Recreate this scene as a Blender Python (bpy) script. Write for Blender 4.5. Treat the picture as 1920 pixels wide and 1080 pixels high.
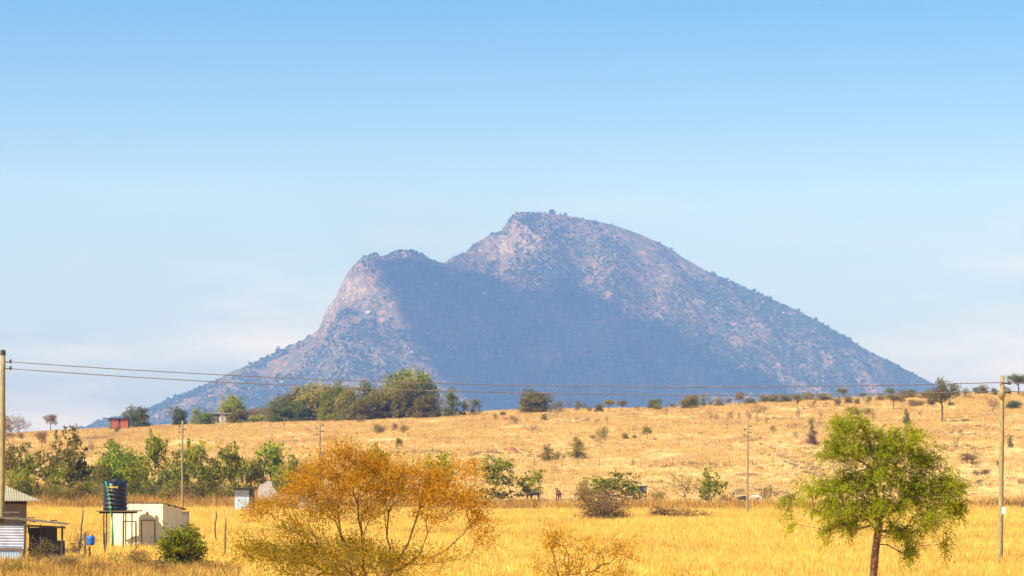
import bpy, math, numpy as np
from mathutils import Vector

for o in list(bpy.data.objects):
    bpy.data.objects.remove(o)
scene = bpy.context.scene
COL = scene.collection
R = math.radians

# ------------------------------------------------------------------ camera, sky, sun, exposure
F, HY, CAMZ = 5333.3, 878.0, 4.6          # focal length in photo pixels, eye-level row, eye height
cam_d = bpy.data.cameras.new('camera')
cam_d.sensor_width = 36.0
cam_d.lens = 100.0
cam_d.shift_y = (HY - 540.0) / 1920.0
cam_d.clip_start, cam_d.clip_end = 0.5, 40000.0
cam = bpy.data.objects.new('camera', cam_d)
cam.location = (0, 0, CAMZ)
cam.rotation_euler = (R(90), 0, 0)
COL.objects.link(cam)
scene.camera = cam

SUN = Vector((-1.25, -0.95, 1.6)).normalized()          # direction towards the sun
world = bpy.data.worlds.new('World')
scene.world = world
world.use_nodes = True
wn, wl = world.node_tree.nodes, world.node_tree.links
wn.clear()
sky = wn.new('ShaderNodeTexSky')
sky.sky_type = 'NISHITA'
sky.sun_disc = False
sky.sun_elevation = math.asin(SUN.z)
sky.sun_rotation = math.atan2(SUN.x, SUN.y)
sky.altitude = 1200
sky.air_density = 1.0
sky.dust_density = 0.25
sky.ozone_density = 3.0
bg = wn.new('ShaderNodeBackground')
bg.inputs['Strength'].default_value = 0.08
wout = wn.new('ShaderNodeOutputWorld')
# thin streaks of high cloud, laid out by direction all round the horizon
tc = wn.new('ShaderNodeTexCoord')
mp = wn.new('ShaderNodeMapping')
mp.inputs['Scale'].default_value = (7.0, 7.0, 42.0)
nz = wn.new('ShaderNodeTexNoise')
nz.inputs['Scale'].default_value = 1.0
nz.inputs['Detail'].default_value = 6.0
nz.inputs['Roughness'].default_value = 0.55
cr = wn.new('ShaderNodeValToRGB')
cr.color_ramp.elements[0].position = 0.46
cr.color_ramp.elements[0].color = (0, 0, 0, 1)
cr.color_ramp.elements[1].position = 0.68
cr.color_ramp.elements[1].color = (0.75, 0.75, 0.75, 1)
mx = wn.new('ShaderNodeMix')
mx.data_type = 'RGBA'
mx.inputs['B'].default_value = (6.7, 6.4, 7.4, 1)
tint = wn.new('ShaderNodeMix')
tint.data_type = 'RGBA'
tint.blend_type = 'MULTIPLY'
tint.inputs['Factor'].default_value = 1.0
tint.inputs['B'].default_value = (0.80, 0.97, 1.10, 1)
wl.new(tc.outputs['Generated'], mp.inputs['Vector'])
wl.new(mp.outputs['Vector'], nz.inputs['Vector'])
wl.new(nz.outputs['Fac'], cr.inputs['Fac'])
fade = wn.new('ShaderNodeMapRange')          # the streaks lie low, thinning out upwards
fade.inputs['From Min'].default_value, fade.inputs['From Max'].default_value = 0.105, 0.05
cm = wn.new('ShaderNodeMath')
cm.operation = 'MULTIPLY'
wl.new(cr.outputs['Color'], cm.inputs[0])
wl.new(fade.outputs['Result'], cm.inputs[1])
wl.new(cm.outputs['Value'], mx.inputs['Factor'])
sx = wn.new('ShaderNodeSeparateXYZ')
er = wn.new('ShaderNodeValToRGB')
e = er.color_ramp.elements
e[0].position, e[0].color = 0.02, (0.44, 0.43, 0.77, 1)
e[1].position, e[1].color = 0.175, (0.37, 0.75, 0.98, 1)
e2 = e.new(0.095)
e2.color = (0.93, 0.94, 1.05, 1)
wl.new(tc.outputs['Generated'], sx.inputs['Vector'])
wl.new(sx.outputs['Z'], er.inputs['Fac'])
wl.new(sx.outputs['Z'], fade.inputs['Value'])
wl.new(er.outputs['Color'], tint.inputs['B'])
wl.new(sky.outputs['Color'], tint.inputs['A'])
wl.new(tint.outputs['Result'], mx.inputs['A'])
wl.new(mx.outputs['Result'], bg.inputs['Color'])
wl.new(bg.outputs['Background'], wout.inputs['Surface'])

sun_d = bpy.data.lights.new('sun', 'SUN')
sun_d.energy = 5.0
sun_d.angle = R(0.53)
sun_d.color = (1.0, 0.95, 0.86)
sun_o = bpy.data.objects.new('sun', sun_d)
sun_o.rotation_euler = SUN.to_track_quat('Z', 'Y').to_euler()
COL.objects.link(sun_o)

scene.view_settings.view_transform = 'Standard'
scene.view_settings.look = 'None'
scene.view_settings.gamma = 1.0
scene.view_settings.exposure = 0.95
scene.cycles.max_bounces = 5
scene.cycles.diffuse_bounces = 3
scene.cycles.transmission_bounces = 3

# ------------------------------------------------------------------ helpers
def _hash(ix, iy, seed):
    h = (ix * 374761393 + iy * 668265263 + seed * 974634777) & 0x7fffffff
    h = ((h ^ (h >> 13)) * 1274126177) & 0x7fffffff
    return ((h ^ (h >> 16)) & 0xffff) / 65535.0

def vnoise(x, y, seed=0):
    x, y = np.asarray(x, float), np.asarray(y, float)
    ix, iy = np.floor(x).astype(np.int64), np.floor(y).astype(np.int64)
    fx, fy = x - ix, y - iy
    fx, fy = fx * fx * (3 - 2 * fx), fy * fy * (3 - 2 * fy)
    a, b = _hash(ix, iy, seed), _hash(ix + 1, iy, seed)
    c, d = _hash(ix, iy + 1, seed), _hash(ix + 1, iy + 1, seed)
    return (a * (1 - fx) + b * fx) * (1 - fy) + (c * (1 - fx) + d * fx) * fy

def fbm(x, y, seed=0, octv=4, gain=0.5):
    s, a, t = 0.0, 1.0, 0.0
    for k in range(octv):
        s = s + a * vnoise(np.asarray(x) * 2 ** k, np.asarray(y) * 2 ** k, seed + 17 * k)
        t += a
        a *= gain
    return s / t * 2 - 1

def sstep(a, b, x):
    t = np.clip((np.asarray(x, float) - a) / (b - a), 0, 1)
    return t * t * (3 - 2 * t)

def mesh(name, V, polys, attrs=None, smooth=False):
    """polys: list of integer arrays, each (n, k) for k-gons"""
    me = bpy.data.meshes.new(name)
    V = np.asarray(V, np.float32).reshape(-1, 3)
    polys = [np.asarray(p, np.int32) for p in polys if len(p)]
    loops = np.concatenate([p.ravel() for p in polys])
    tot = np.concatenate([np.full(len(p), p.shape[1], np.int32) for p in polys])
    start = np.concatenate([[0], np.cumsum(tot)[:-1]]).astype(np.int32)
    me.vertices.add(len(V))
    me.vertices.foreach_set('co', V.ravel())
    me.loops.add(len(loops))
    me.loops.foreach_set('vertex_index', loops)
    me.polygons.add(len(tot))
    me.polygons.foreach_set('loop_start', start)
    me.polygons.foreach_set('loop_total', tot)
    me.polygons.foreach_set('use_smooth', np.full(len(tot), bool(smooth)))
    for k, a in (attrs or {}).items():
        at = me.attributes.new(k, 'FLOAT', 'POINT')
        at.data.foreach_set('value', np.asarray(a, np.float32))
    me.update(calc_edges=True)
    return me

class MB:
    """collects polygons for one mesh"""
    def __init__(s):
        s.V, s.Q, s.T = [], [], []
        s.n = 0
    def add(s, V, Q=(), T=()):
        s.V.append(np.asarray(V, float).reshape(-1, 3))
        if len(Q): s.Q.append(np.asarray(Q, int) + s.n)
        if len(T): s.T.append(np.asarray(T, int) + s.n)
        s.n += len(s.V[-1])
        return s
    def box(s, c, d, rz=0.0, jit=0.0, seed=0):
        g = np.array([(x, y, z) for z in (-.5, .5) for y in (-.5, .5) for x in (-.5, .5)]) * np.array(d)
        if jit: g = g + np.random.default_rng(seed).normal(0, jit, g.shape)
        ca, sa = math.cos(rz), math.sin(rz)
        g = np.stack([g[:, 0] * ca - g[:, 1] * sa, g[:, 0] * sa + g[:, 1] * ca, g[:, 2]], 1) + np.array(c)
        return s.add(g, [(0, 2, 3, 1), (4, 5, 7, 6), (0, 1, 5, 4), (2, 6, 7, 3), (0, 4, 6, 2), (1, 3, 7, 5)])
    def tube(s, P, r, k=6, cap=True):
        V, Q, T = tube(P, r, k, cap)
        return s.add(V, Q, T)
    def lathe(s, prof, k=24, c=(0, 0, 0)):
        a = np.linspace(0, 2 * math.pi, k, endpoint=False)
        V = np.concatenate([np.stack([np.cos(a) * r, np.sin(a) * r, np.full(k, z)], 1) for r, z in prof]) + np.array(c)
        Q = [(i * k + j, i * k + (j + 1) % k, (i + 1) * k + (j + 1) % k, (i + 1) * k + j)
             for i in range(len(prof) - 1) for j in range(k)]
        return s.add(V, Q)
    def sheet(s, p0, u, v, n, ribs, amp, thick=0.012):
        """corrugated sheet: origin p0, edge u (across the ribs), edge v (along them), normal n"""
        p0, u, v, n = map(lambda q: np.array(q, float), (p0, u, v, n))
        m = ribs * 6
        t = np.linspace(0, 1, m + 1)
        w = np.sin(t * ribs * 2 * math.pi) * amp
        a = p0 + t[:, None] * u + w[:, None] * n
        rows = [a, a + v, a + v - n * thick, a - n * thick]
        V = np.concatenate(rows)
        M = m + 1
        Q = []
        for j in range(m):
            Q += [(j, j + 1, M + j + 1, M + j), (M + j, M + j + 1, 2 * M + j + 1, 2 * M + j),
                  (2 * M + j, 2 * M + j + 1, 3 * M + j + 1, 3 * M + j), (3 * M + j, 3 * M + j + 1, j + 1, j)]
        Q += [(0, M, 2 * M, 3 * M), (m, 3 * M + m, 2 * M + m, M + m)]
        return s.add(V, Q)
    def mesh(s, name, smooth=False):
        P = []
        if s.Q: P.append(np.concatenate(s.Q))
        if s.T: P.append(np.concatenate(s.T))
        return mesh(name, np.concatenate(s.V), P, smooth=smooth)

def tube(P, r, k=5, cap=True):
    P = np.asarray(P, float)
    n = len(P)
    r = np.broadcast_to(np.asarray(r, float), (n,))
    d = np.gradient(P, axis=0)
    d /= np.linalg.norm(d, axis=1, keepdims=True) + 1e-9
    ref = np.where(np.abs(d[:, 2:3]) < 0.9, np.array([[0, 0, 1.0]]), np.array([[1.0, 0, 0]]))
    a = np.cross(d, ref)
    a /= np.linalg.norm(a, axis=1, keepdims=True) + 1e-9
    for i in range(1, n):                      # keep the frame from flipping
        v = a[i - 1] - d[i] * np.dot(a[i - 1], d[i])
        if np.linalg.norm(v) > 1e-6: a[i] = v / np.linalg.norm(v)
    b = np.cross(d, a)
    th = np.linspace(0, 2 * math.pi, k, endpoint=False)
    V = P[:, None] + r[:, None, None] * (np.cos(th)[None, :, None] * a[:, None] + np.sin(th)[None, :, None] * b[:, None])
    i, j = np.meshgrid(np.arange(n - 1), np.arange(k), indexing='ij')
    Q = np.stack([i * k + j, i * k + (j + 1) % k, (i + 1) * k + (j + 1) % k, (i + 1) * k + j], -1).reshape(-1, 4)
    V = V.reshape(-1, 3)
    T = []
    if cap:
        V = np.concatenate([V, P[[0, -1]]])
        T = [(n * k, (q + 1) % k, q) for q in range(k)] + [(n * k + 1, (n - 1) * k + q, (n - 1) * k + (q + 1) % k) for q in range(k)]
    return V, Q, T

def obj(name, me, mat=None, parent=None):
    o = bpy.data.objects.new(name, me)
    COL.objects.link(o)
    if mat is not None:
        if len(me.materials) == 0:
            me.materials.append(mat)
        elif me.materials[0] != mat:
            o.material_slots[0].link = 'OBJECT'
            o.material_slots[0].material = mat
    if parent is not None: o.parent = parent
    return o

def tag(o, label, cat, group=None):
    o['label'], o['category'] = label, cat
    if group: o['group'] = group
    return o

def thing(name, label, cat, loc=(0, 0, 0), rz=0.0, group=None):
    o = bpy.data.objects.new(name, None)
    o.empty_display_size = 0.3
    COL.objects.link(o)
    o.location = loc
    o.rotation_euler = (0, 0, rz)
    return tag(o, label, cat, group)

# ------------------------------------------------------------------ materials
def nodes_of(name):
    m = bpy.data.materials.new(name)
    m.use_nodes = True
    n, l = m.node_tree.nodes, m.node_tree.links
    n.clear()
    return m, n, l

def noise_fac(n, l, scale, detail=4, lo=0.35, hi=0.65, coord='Object', vscale=None):
    t = n.new('ShaderNodeTexCoord')
    src = t.outputs[coord]
    if coord == 'World':
        src = None
    if vscale is not None:
        mpn = n.new('ShaderNodeMapping')
        mpn.inputs['Scale'].default_value = vscale
        l.new(src, mpn.inputs['Vector'])
        src = mpn.outputs['Vector']
    z = n.new('ShaderNodeTexNoise')
    z.inputs['Scale'].default_value = scale
    z.inputs['Detail'].default_value = detail
    l.new(src, z.inputs['Vector'])
    mr = n.new('ShaderNodeMapRange')
    mr.inputs['From Min'].default_value, mr.inputs['From Max'].default_value = lo, hi
    l.new(z.outputs['Fac'], mr.inputs['Value'])
    return mr.outputs['Result'], z

def mixc(n, l, fac, a, b, blend='MIX'):
    m = n.new('ShaderNodeMix')
    m.data_type = 'RGBA'
    m.blend_type = blend
    for s, v in (('Factor', fac), ('A', a), ('B', b)):
        if hasattr(v, 'links') or hasattr(v, 'is_output'):
            l.new(v, m.inputs[s])
        elif s == 'Factor':
            m.inputs[s].default_value = v
        else:
            m.inputs[s].default_value = (*v, 1)
    return m.outputs['Result']

def plain(name, c1, c2=None, scale=3.0, rough=0.85, metal=0.0, bump=0.0, vscale=None, detail=5):
    m, n, l = nodes_of(name)
    b = n.new('ShaderNodeBsdfPrincipled')
    o = n.new('ShaderNodeOutputMaterial')
    b.inputs['Roughness'].default_value = rough
    b.inputs['Metallic'].default_value = metal
    f, z = noise_fac(n, l, scale, detail, vscale=vscale)
    l.new(mixc(n, l, f, c1, c2 or tuple(v * 0.7 for v in c1)), b.inputs['Base Color'])
    if bump:
        bp = n.new('ShaderNodeBump')
        bp.inputs['Strength'].default_value = bump
        bp.inputs['Distance'].default_value = 0.02
        l.new(z.outputs['Fac'], bp.inputs['Height'])
        l.new(bp.outputs['Normal'], b.inputs['Normal'])
    l.new(b.outputs['BSDF'], o.inputs['Surface'])
    return m

def foliage(name, c1, c2, trans=0.35, per_object=0.25, patch=None):
    """leaf colour runs from c1 to c2 by the 'tint' each leaf carries"""
    m, n, l = nodes_of(name)
    at = n.new('ShaderNodeAttribute')
    at.attribute_name = 'tint'
    oi = n.new('ShaderNodeObjectInfo')
    col = mixc(n, l, at.outputs['Fac'], c1, c2)
    if patch:
        ge = n.new('ShaderNodeNewGeometry')
        mp_ = n.new('ShaderNodeMapping')
        mp_.inputs['Scale'].default_value = (patch[1], patch[1] * .35, 0)
        z_ = n.new('ShaderNodeTexNoise')
        z_.inputs['Scale'].default_value = 1.0
        z_.inputs['Detail'].default_value = 4
        r_ = n.new('ShaderNodeMapRange')
        r_.inputs['From Min'].default_value, r_.inputs['From Max'].default_value = .46, .68
        r_.inputs['To Max'].default_value = patch[2]
        l.new(ge.outputs['Position'], mp_.inputs['Vector'])
        l.new(mp_.outputs['Vector'], z_.inputs['Vector'])
        l.new(z_.outputs['Fac'], r_.inputs['Value'])
        col = mixc(n, l, r_.outputs['Result'], col, patch[0])
    hsv = n.new('ShaderNodeHueSaturation')
    mr = n.new('ShaderNodeMapRange')
    mr.inputs['To Min'].default_value, mr.inputs['To Max'].default_value = 1 - per_object, 1 + per_object
    l.new(oi.outputs['Random'], mr.inputs['Value'])
    l.new(mr.outputs['Result'], hsv.inputs['Value'])
    l.new(col, hsv.inputs['Color'])
    d = n.new('ShaderNodeBsdfDiffuse')
    t = n.new('ShaderNodeBsdfTranslucent')
    ms = n.new('ShaderNodeMixShader')
    ms.inputs['Fac'].default_value = trans
    o = n.new('ShaderNodeOutputMaterial')
    l.new(hsv.outputs['Color'], d.inputs['Color'])
    l.new(hsv.outputs['Color'], t.inputs['Color'])
    l.new(d.outputs['BSDF'], ms.inputs[1])
    l.new(t.outputs['BSDF'], ms.inputs[2])
    l.new(ms.outputs['Shader'], o.inputs['Surface'])
    return m

M = dict(
    green=foliage('leaf_green', (0.13, 0.145, 0.012), (0.47, 0.44, 0.035), trans=.5),
    bright=foliage('leaf_bright_green', (0.11, 0.165, 0.010), (0.40, 0.44, 0.03), trans=.5, per_object=0.15),
    olive=foliage('leaf_olive', (0.15, 0.125, 0.022), (0.42, 0.33, 0.065), trans=.5),
    dark=foliage('leaf_dark_green', (0.070, 0.095, 0.018), (0.28, 0.28, 0.05), trans=.45),
    grey=foliage('leaf_grey_green', (0.15, 0.16, 0.060), (0.38, 0.36, 0.15), trans=.4),
    brown=foliage('leaf_brown', (0.16, 0.095, 0.036), (0.38, 0.23, 0.085), trans=.4),
    dry=foliage('leaf_dry_grey', (0.17, 0.115, 0.070), (0.27, 0.19, 0.115)),
    orange=foliage('leaf_orange_to_green', (0.19, 0.165, 0.014), (0.60, 0.285, 0.022), trans=.4, per_object=0.0),
    acacia=foliage('leaf_acacia', (0.11, 0.13, 0.008), (0.42, 0.42, 0.022), trans=.35, per_object=0.0),
    straw=foliage('straw_field', (0.76, 0.485, 0.085), (0.90, 0.64, 0.17), trans=0.42, per_object=0.12, patch=((0.58, 0.34, 0.08), .10, .45)),
    straw_slope=foliage('straw_slope', (0.59, 0.38, 0.125), (0.74, 0.50, 0.185), trans=0.25, per_object=0.2, patch=((0.46, 0.27, 0.10), .09, .45)),
    rust=foliage('rust_weeds', (0.27, 0.13, 0.025), (0.62, 0.36, 0.085), trans=0.3, per_object=0.4),
    scrub=foliage('dwarf_scrub', (0.24, 0.16, 0.09), (0.36, 0.25, 0.13), trans=0.15, per_object=0.25),
    bark=plain('bark_grey_brown', (0.17, 0.11, 0.065), (0.09, 0.055, 0.035), 6, 0.9, bump=0.6),
    bark_red=plain('bark_red_brown', (0.20, 0.095, 0.04), (0.07, 0.035, 0.02), 14, 0.9, bump=0.6),
    bark_pale=plain('bark_pale', (0.36, 0.28, 0.19), (0.24, 0.17, 0.11), 7, 0.9, bump=0.5),
    twig=plain('twig_brown', (0.24, 0.13, 0.04), (0.15, 0.08, 0.025), 9, 0.9),
    pole=plain('weathered_pole_wood', (0.40, 0.31, 0.12), (0.17, 0.13, 0.065), 7, 0.9, bump=0.4, vscale=(6, 6, 0.6)),
    pole_far=plain('grey_pole_wood', (0.30, 0.24, 0.13), (0.20, 0.16, 0.09), 4, 0.9, vscale=(6, 6, 0.6)),
    wood=plain('old_fence_wood', (0.25, 0.15, 0.075), (0.13, 0.085, 0.05), 8, 0.9, bump=0.4, vscale=(4, 4, 0.7)),
    dark_wood=plain('dark_shed_wood', (0.055, 0.042, 0.035), (0.035, 0.028, 0.025), 4, 0.85),
    wire=plain('dull_wire', (0.17, 0.13, 0.12), (0.12, 0.10, 0.09), 2, 0.6),
    black=plain('black_plastic', (0.012, 0.014, 0.020), (0.020, 0.022, 0.028), 3, 0.38),
    dark_metal=plain('dark_steel', (0.035, 0.03, 0.03), (0.06, 0.04, 0.03), 8, 0.6, metal=0.3),
    hose=plain('green_hose', (0.02, 0.38, 0.12), (0.02, 0.30, 0.10), 2, 0.5),
    yellow=plain('yellow_print', (0.62, 0.45, 0.04), (0.55, 0.38, 0.03), 4, 0.6),
    blue=plain('blue_plastic', (0.02, 0.16, 0.52), (0.015, 0.12, 0.42), 3, 0.45),
    white=plain('limewash_wall', (0.78, 0.72, 0.50), (0.70, 0.63, 0.42), 2.2, 0.9, bump=0.15),
    whitepaint=plain('white_paint', (0.80, 0.80, 0.80), (0.70, 0.70, 0.70), 2, 0.7),
    roof=plain('old_roof_iron', (0.36, 0.32, 0.19), (0.27, 0.23, 0.14), 1.6, 0.7, metal=0.1, vscale=(1, 4, 1)),
    roof_rust=plain('rusty_roof_sheet', (0.36, 0.26, 0.12), (0.20, 0.12, 0.055), 2.0, 0.8),
    iron=plain('bare_corrugated_iron', (0.62, 0.63, 0.68), (0.45, 0.45, 0.48), 2.5, 0.45, metal=0.35),
    iron_blue=plain('pale_blue_iron', (0.36, 0.50, 0.62), (0.46, 0.55, 0.60), 2.0, 0.6),
    mud=plain('grey_mud_wall', (0.20, 0.165, 0.13), (0.14, 0.115, 0.09), 2.5, 0.95, bump=0.3),
    dark_wall=plain('dark_grey_wall', (0.085, 0.075, 0.068), (0.060, 0.052, 0.048), 2.0, 0.9, bump=0.2),
    redboard=plain('red_boards', (0.46, 0.10, 0.035), (0.30, 0.065, 0.03), 5, 0.85),
    pale=plain('pale_plaster', (0.52, 0.48, 0.42), (0.38, 0.34, 0.28), 1.5, 0.95, bump=0.3),
    red_soil=plain('red_soil', (0.36, 0.12, 0.045), (0.24, 0.085, 0.035), 1.2, 0.95, bump=0.5),
    cow_brown=plain('brown_hide', (0.22, 0.085, 0.035), (0.15, 0.055, 0.025), 2.0, 0.8),
    cow_dark=plain('dark_hide', (0.035, 0.028, 0.024), (0.06, 0.045, 0.035), 2.0, 0.8),
    cow_pale=plain('pale_and_tan_hide', (0.55, 0.47, 0.36), (0.33, 0.15, 0.06), 1.3, 0.8),
)

# ------------------------------------------------------------------ terrain
_rx = (np.array([-900, -300, 0, 60, 200, 330, 640, 860, 1000, 1250, 1400, 1500, 1700, 1920, 2300, 3000]) - 960) * 800 / F
_rz = CAMZ + (HY - np.array([834, 828, 817, 811, 804, 797, 785, 774, 769, 765, 757, 751, 742, 736, 729, 726])) * 800 / F

def gz(x, Y):
    """ground height"""
    x, Y = np.asarray(x, float), np.asarray(Y, float)
    zr = np.interp(x, _rx, _rz)
    s = np.clip((Y - 325) / 475, 0, 1)
    up = s ** 1.13
    down = 0.5 + 0.5 * np.cos(np.pi * np.clip((Y - 800) / 900, 0, 1))
    n = fbm(x / 38, Y / 38, 3, 4) * (0.18 + 0.55 * sstep(340, 480, Y)) * (1 - sstep(700, 800, Y) * 0.75)
    return zr * up * down + n

def row(px, D):
    x = (px - 960) / F * D
    return HY - F * (float(gz(x, D)) - CAMZ) / D

def at(px, py):
    """the point on the ground seen at that place in the photograph"""
    lo, hi = 40.0, 800.0
    if py <= row(px, hi): D = hi
    else:
        for _ in range(40):
            mid = (lo + hi) / 2
            if row(px, mid) > py: lo = mid
            else: hi = mid
        D = (lo + hi) / 2
    x = (px - 960) / F * D
    return x, D, float(gz(x, D))

def P(px, py, D):
    return np.array([(px - 960) / F * D, D, CAMZ + (HY - py) / F * D])

def grid_mesh(name, xs, ys, zfun, attrs=None):
    X, Yg = np.meshgrid(xs, ys)
    Z = zfun(X, Yg)
    nx, ny = len(xs), len(ys)
    i, j = np.meshgrid(np.arange(ny - 1), np.arange(nx - 1), indexing='ij')
    a = (i * nx + j).ravel()
    Q = np.stack([a, a + 1, a + nx + 1, a + nx], 1)
    V = np.stack([X.ravel(), Yg.ravel(), Z.ravel()], 1)
    return mesh(name, V, [Q], {k: f(X, Yg, Z).ravel() for k, f in (attrs or {}).items()}, smooth=True)

xs = np.concatenate([-np.geomspace(5200, 260, 26)[:-1], np.arange(-260, 261, 3.0), np.geomspace(260, 5200, 26)[1:]])
ys = np.concatenate([np.linspace(-900, 40, 20), np.arange(60, 850, 2.2), np.geomspace(855, 12500, 60)])

def ground_material():
    m, n, l = nodes_of('dry_grassland')
    b = n.new('ShaderNodeBsdfPrincipled')
    o = n.new('ShaderNodeOutputMaterial')
    b.inputs['Roughness'].default_value = 1.0
    b.inputs['Specular IOR Level'].default_value = 0.1
    f1, _ = noise_fac(n, l, 0.05, 6, 0.40, 0.62, vscale=(1, 0.45, 1))
    f2, _ = noise_fac(n, l, 0.9, 4, 0.35, 0.7, vscale=(1, 0.5, 1))
    f3, _ = noise_fac(n, l, 0.16, 6, 0.56, 0.68, vscale=(1, 0.30, 1))
    c = mixc(n, l, f1, (0.62, 0.40, 0.14), (0.58, 0.345, 0.13))
    c = mixc(n, l, f2, c, (0.64, 0.42, 0.15))
    c = mixc(n, l, f3, c, (0.47, 0.28, 0.12))
    at_ = n.new('ShaderNodeAttribute')
    at_.attribute_name = 'field'
    c = mixc(n, l, at_.outputs['Fac'], c, (0.72, 0.48, 0.09))
    l.new(c, b.inputs['Base Color'])
    l.new(b.outputs['BSDF'], o.inputs['Surface'])
    return m

ground = obj('ground', grid_mesh('ground', xs, ys, gz, {'field': lambda X, Y, Z: 1 - sstep(290, 335, Y)}), ground_material())
ground['kind'] = 'structure'

# ------------------------------------------------------------------ mountain
SIL = np.array([(-600, 870), (-200, 845), (100, 815), (150, 803), (200, 787), (260, 769), (300, 755), (350, 737), (400, 713), (430, 697), (470, 680),
    (500, 668), (560, 640), (597, 617), (606, 596), (613, 575), (628, 560), (640, 532), (650, 512), (662, 496), (680, 479), (700, 475),
    (722, 478), (740, 470), (772, 467), (790, 475), (810, 488), (826, 493), (850, 481), (874, 468), (890, 454), (915, 440),
    (940, 431), (953, 415), (965, 398), (985, 397), (1020, 398), (1060, 402), (1100, 410), (1150, 420), (1200, 438),
    (1250, 461), (1280, 480), (1330, 510), (1400, 540), (1450, 561), (1500, 583), (1550, 610), (1600, 640), (1650, 668),
    (1700, 695), (1750, 720), (1800, 742), (1900, 775), (2100, 820), (2500, 860)], float)
MY = 5000.0
_mx = (SIL[:, 0] - 960) / F * MY
_y0x = np.array([-900, -340, -250, -130, -60, 0, 300, 900])
_y0y = np.array([5150, 5000, 4950, 4970, 5120, 5200, 5200, 5100])

def ridge_depth(x):
    return np.interp(x, _y0x, _y0y)

KM = 1.6                                  # the mountain stands about 8 km away

def mz(x, Y):
    return KM * mountain_shape(np.asarray(x) / KM, np.asarray(Y) / KM)

def mountain_shape(x, Y):
    y0 = ridge_depth(x)
    # the skyline was read in the photograph at depth y0
    sil = np.interp(x / y0 * F + 960, SIL[:, 0], SIL[:, 1])
    S = np.maximum(CAMZ + (HY - sil) * y0 / F, 0)
    front = 760 + 150 * vnoise(x / 260, x * 0 + 3.3, 5)
    t = np.where(Y < y0, (y0 - Y) / front, (Y - y0) / 900)
    p = np.clip(1 - t, 0, 1)
    prof = 0.72 * p ** 1.1 + 0.28 * p ** 2.2
    mid = np.clip(t * 4, 0, 1) * np.clip(p * 3, 0, 1)
    warp = fbm(x / 160, Y / 160, 21, 3) * 60
    gully = 1 - np.abs(fbm((x + warp) / 120, (Y + warp * 0.4) / 420, 9, 3)) * 2
    z = S * prof + mid * (gully - 0.5) * 40 * np.clip(S / 200, 0.15, 1.2)
    z = z + fbm(x / 45, Y / 45, 12, 5, .6) * 11 * np.clip(S / 150, 0.1, 1) * np.clip(t * 8 + 0.12, 0, 1)
    rk = rock_mask(x, z)
    crag = np.abs(fbm(x / 14, (Y + z * 1.5) / 14, 31, 3)) * 22 - 5
    z = z + rk * crag * np.clip(t * 10 + 0.15, 0, 1)
    return z - 3.0

ROCKS = [(620, 580, 22, 38, 1.2), (655, 540, 30, 32, 0.85), (700, 548, 36, 22, 0.55), (755, 478, 36, 14, 0.75), (975, 420, 26, 32, 1.25),
         (918, 458, 40, 20, 1.15), (930, 437, 16, 12, 1.2), (850, 486, 28, 10, 0.8), (1005, 450, 24, 22, 0.7),
         (1090, 470, 60, 10, 0.45), (1330, 560, 60, 14, 0.5), (1420, 612, 30, 24, 0.55), (1250, 510, 45, 12, 0.45),
         (690, 660, 50, 30, 0.45), (470, 740, 18, 22, 0.45), (1150, 480, 40, 16, 0.4), (1560, 690, 50, 24, 0.4)]

def rock_mask(x, z):
    px = x / 5050 * F + 960
    py = HY - (z - CAMZ) * F / 4950
    m = 0
    for cx, cy, rx, ry, w in ROCKS:
        m = m + w * np.exp(-((px - cx) / rx) ** 2 - ((py - cy) / ry) ** 2)
    m = m * 0.9 + 0.75 * fbm(x / 20, z / 15, 44, 5, .65) + 0.3 * fbm(x / 6, z / 6, 47, 2)
    return sstep(0.42, 0.70, m)

mxs, mys = KM * np.arange(-1150, 1160, 4.0), KM * np.concatenate([np.arange(4080, 5260, 5.0), np.arange(5270, 6200, 30.0)])

def mountain_material():
    m, n, l = nodes_of('mountain_scrub_and_rock')
    b = n.new('ShaderNodeBsdfPrincipled')
    o = n.new('ShaderNodeOutputMaterial')
    b.inputs['Roughness'].default_value = 1.0
    b.inputs['Specular IOR Level'].default_value = 0.1
    a = n.new('ShaderNodeAttribute')
    a.attribute_name = 'rock'
    f1, _ = noise_fac(n, l, 0.007, 7, 0.38, 0.62)
    f2, _ = noise_fac(n, l, 0.05, 6, 0.50, 0.66, vscale=(1, 0.5, 1.6))
    f3, _ = noise_fac(n, l, 0.07, 6, 0.38, 0.60)
    c = mixc(n, l, f1, (0.105, 0.070, 0.052), (0.065, 0.066, 0.036))
    c = mixc(n, l, f2, c, (0.25, 0.125, 0.072))
    rc = mixc(n, l, f3, (0.30, 0.215, 0.15), (0.11, 0.080, 0.058))
    c = mixc(n, l, a.outputs['Fac'], c, rc)
    l.new(c, b.inputs['Base Color'])
    l.new(b.outputs['BSDF'], o.inputs['Surface'])
    return m

mountain = obj('mountain', grid_mesh('mountain', mxs, mys, mz, {'rock': lambda X, Y, Z: rock_mask(X / KM, Z / KM)}), mountain_material())
mountain['kind'] = 'structure'

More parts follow.
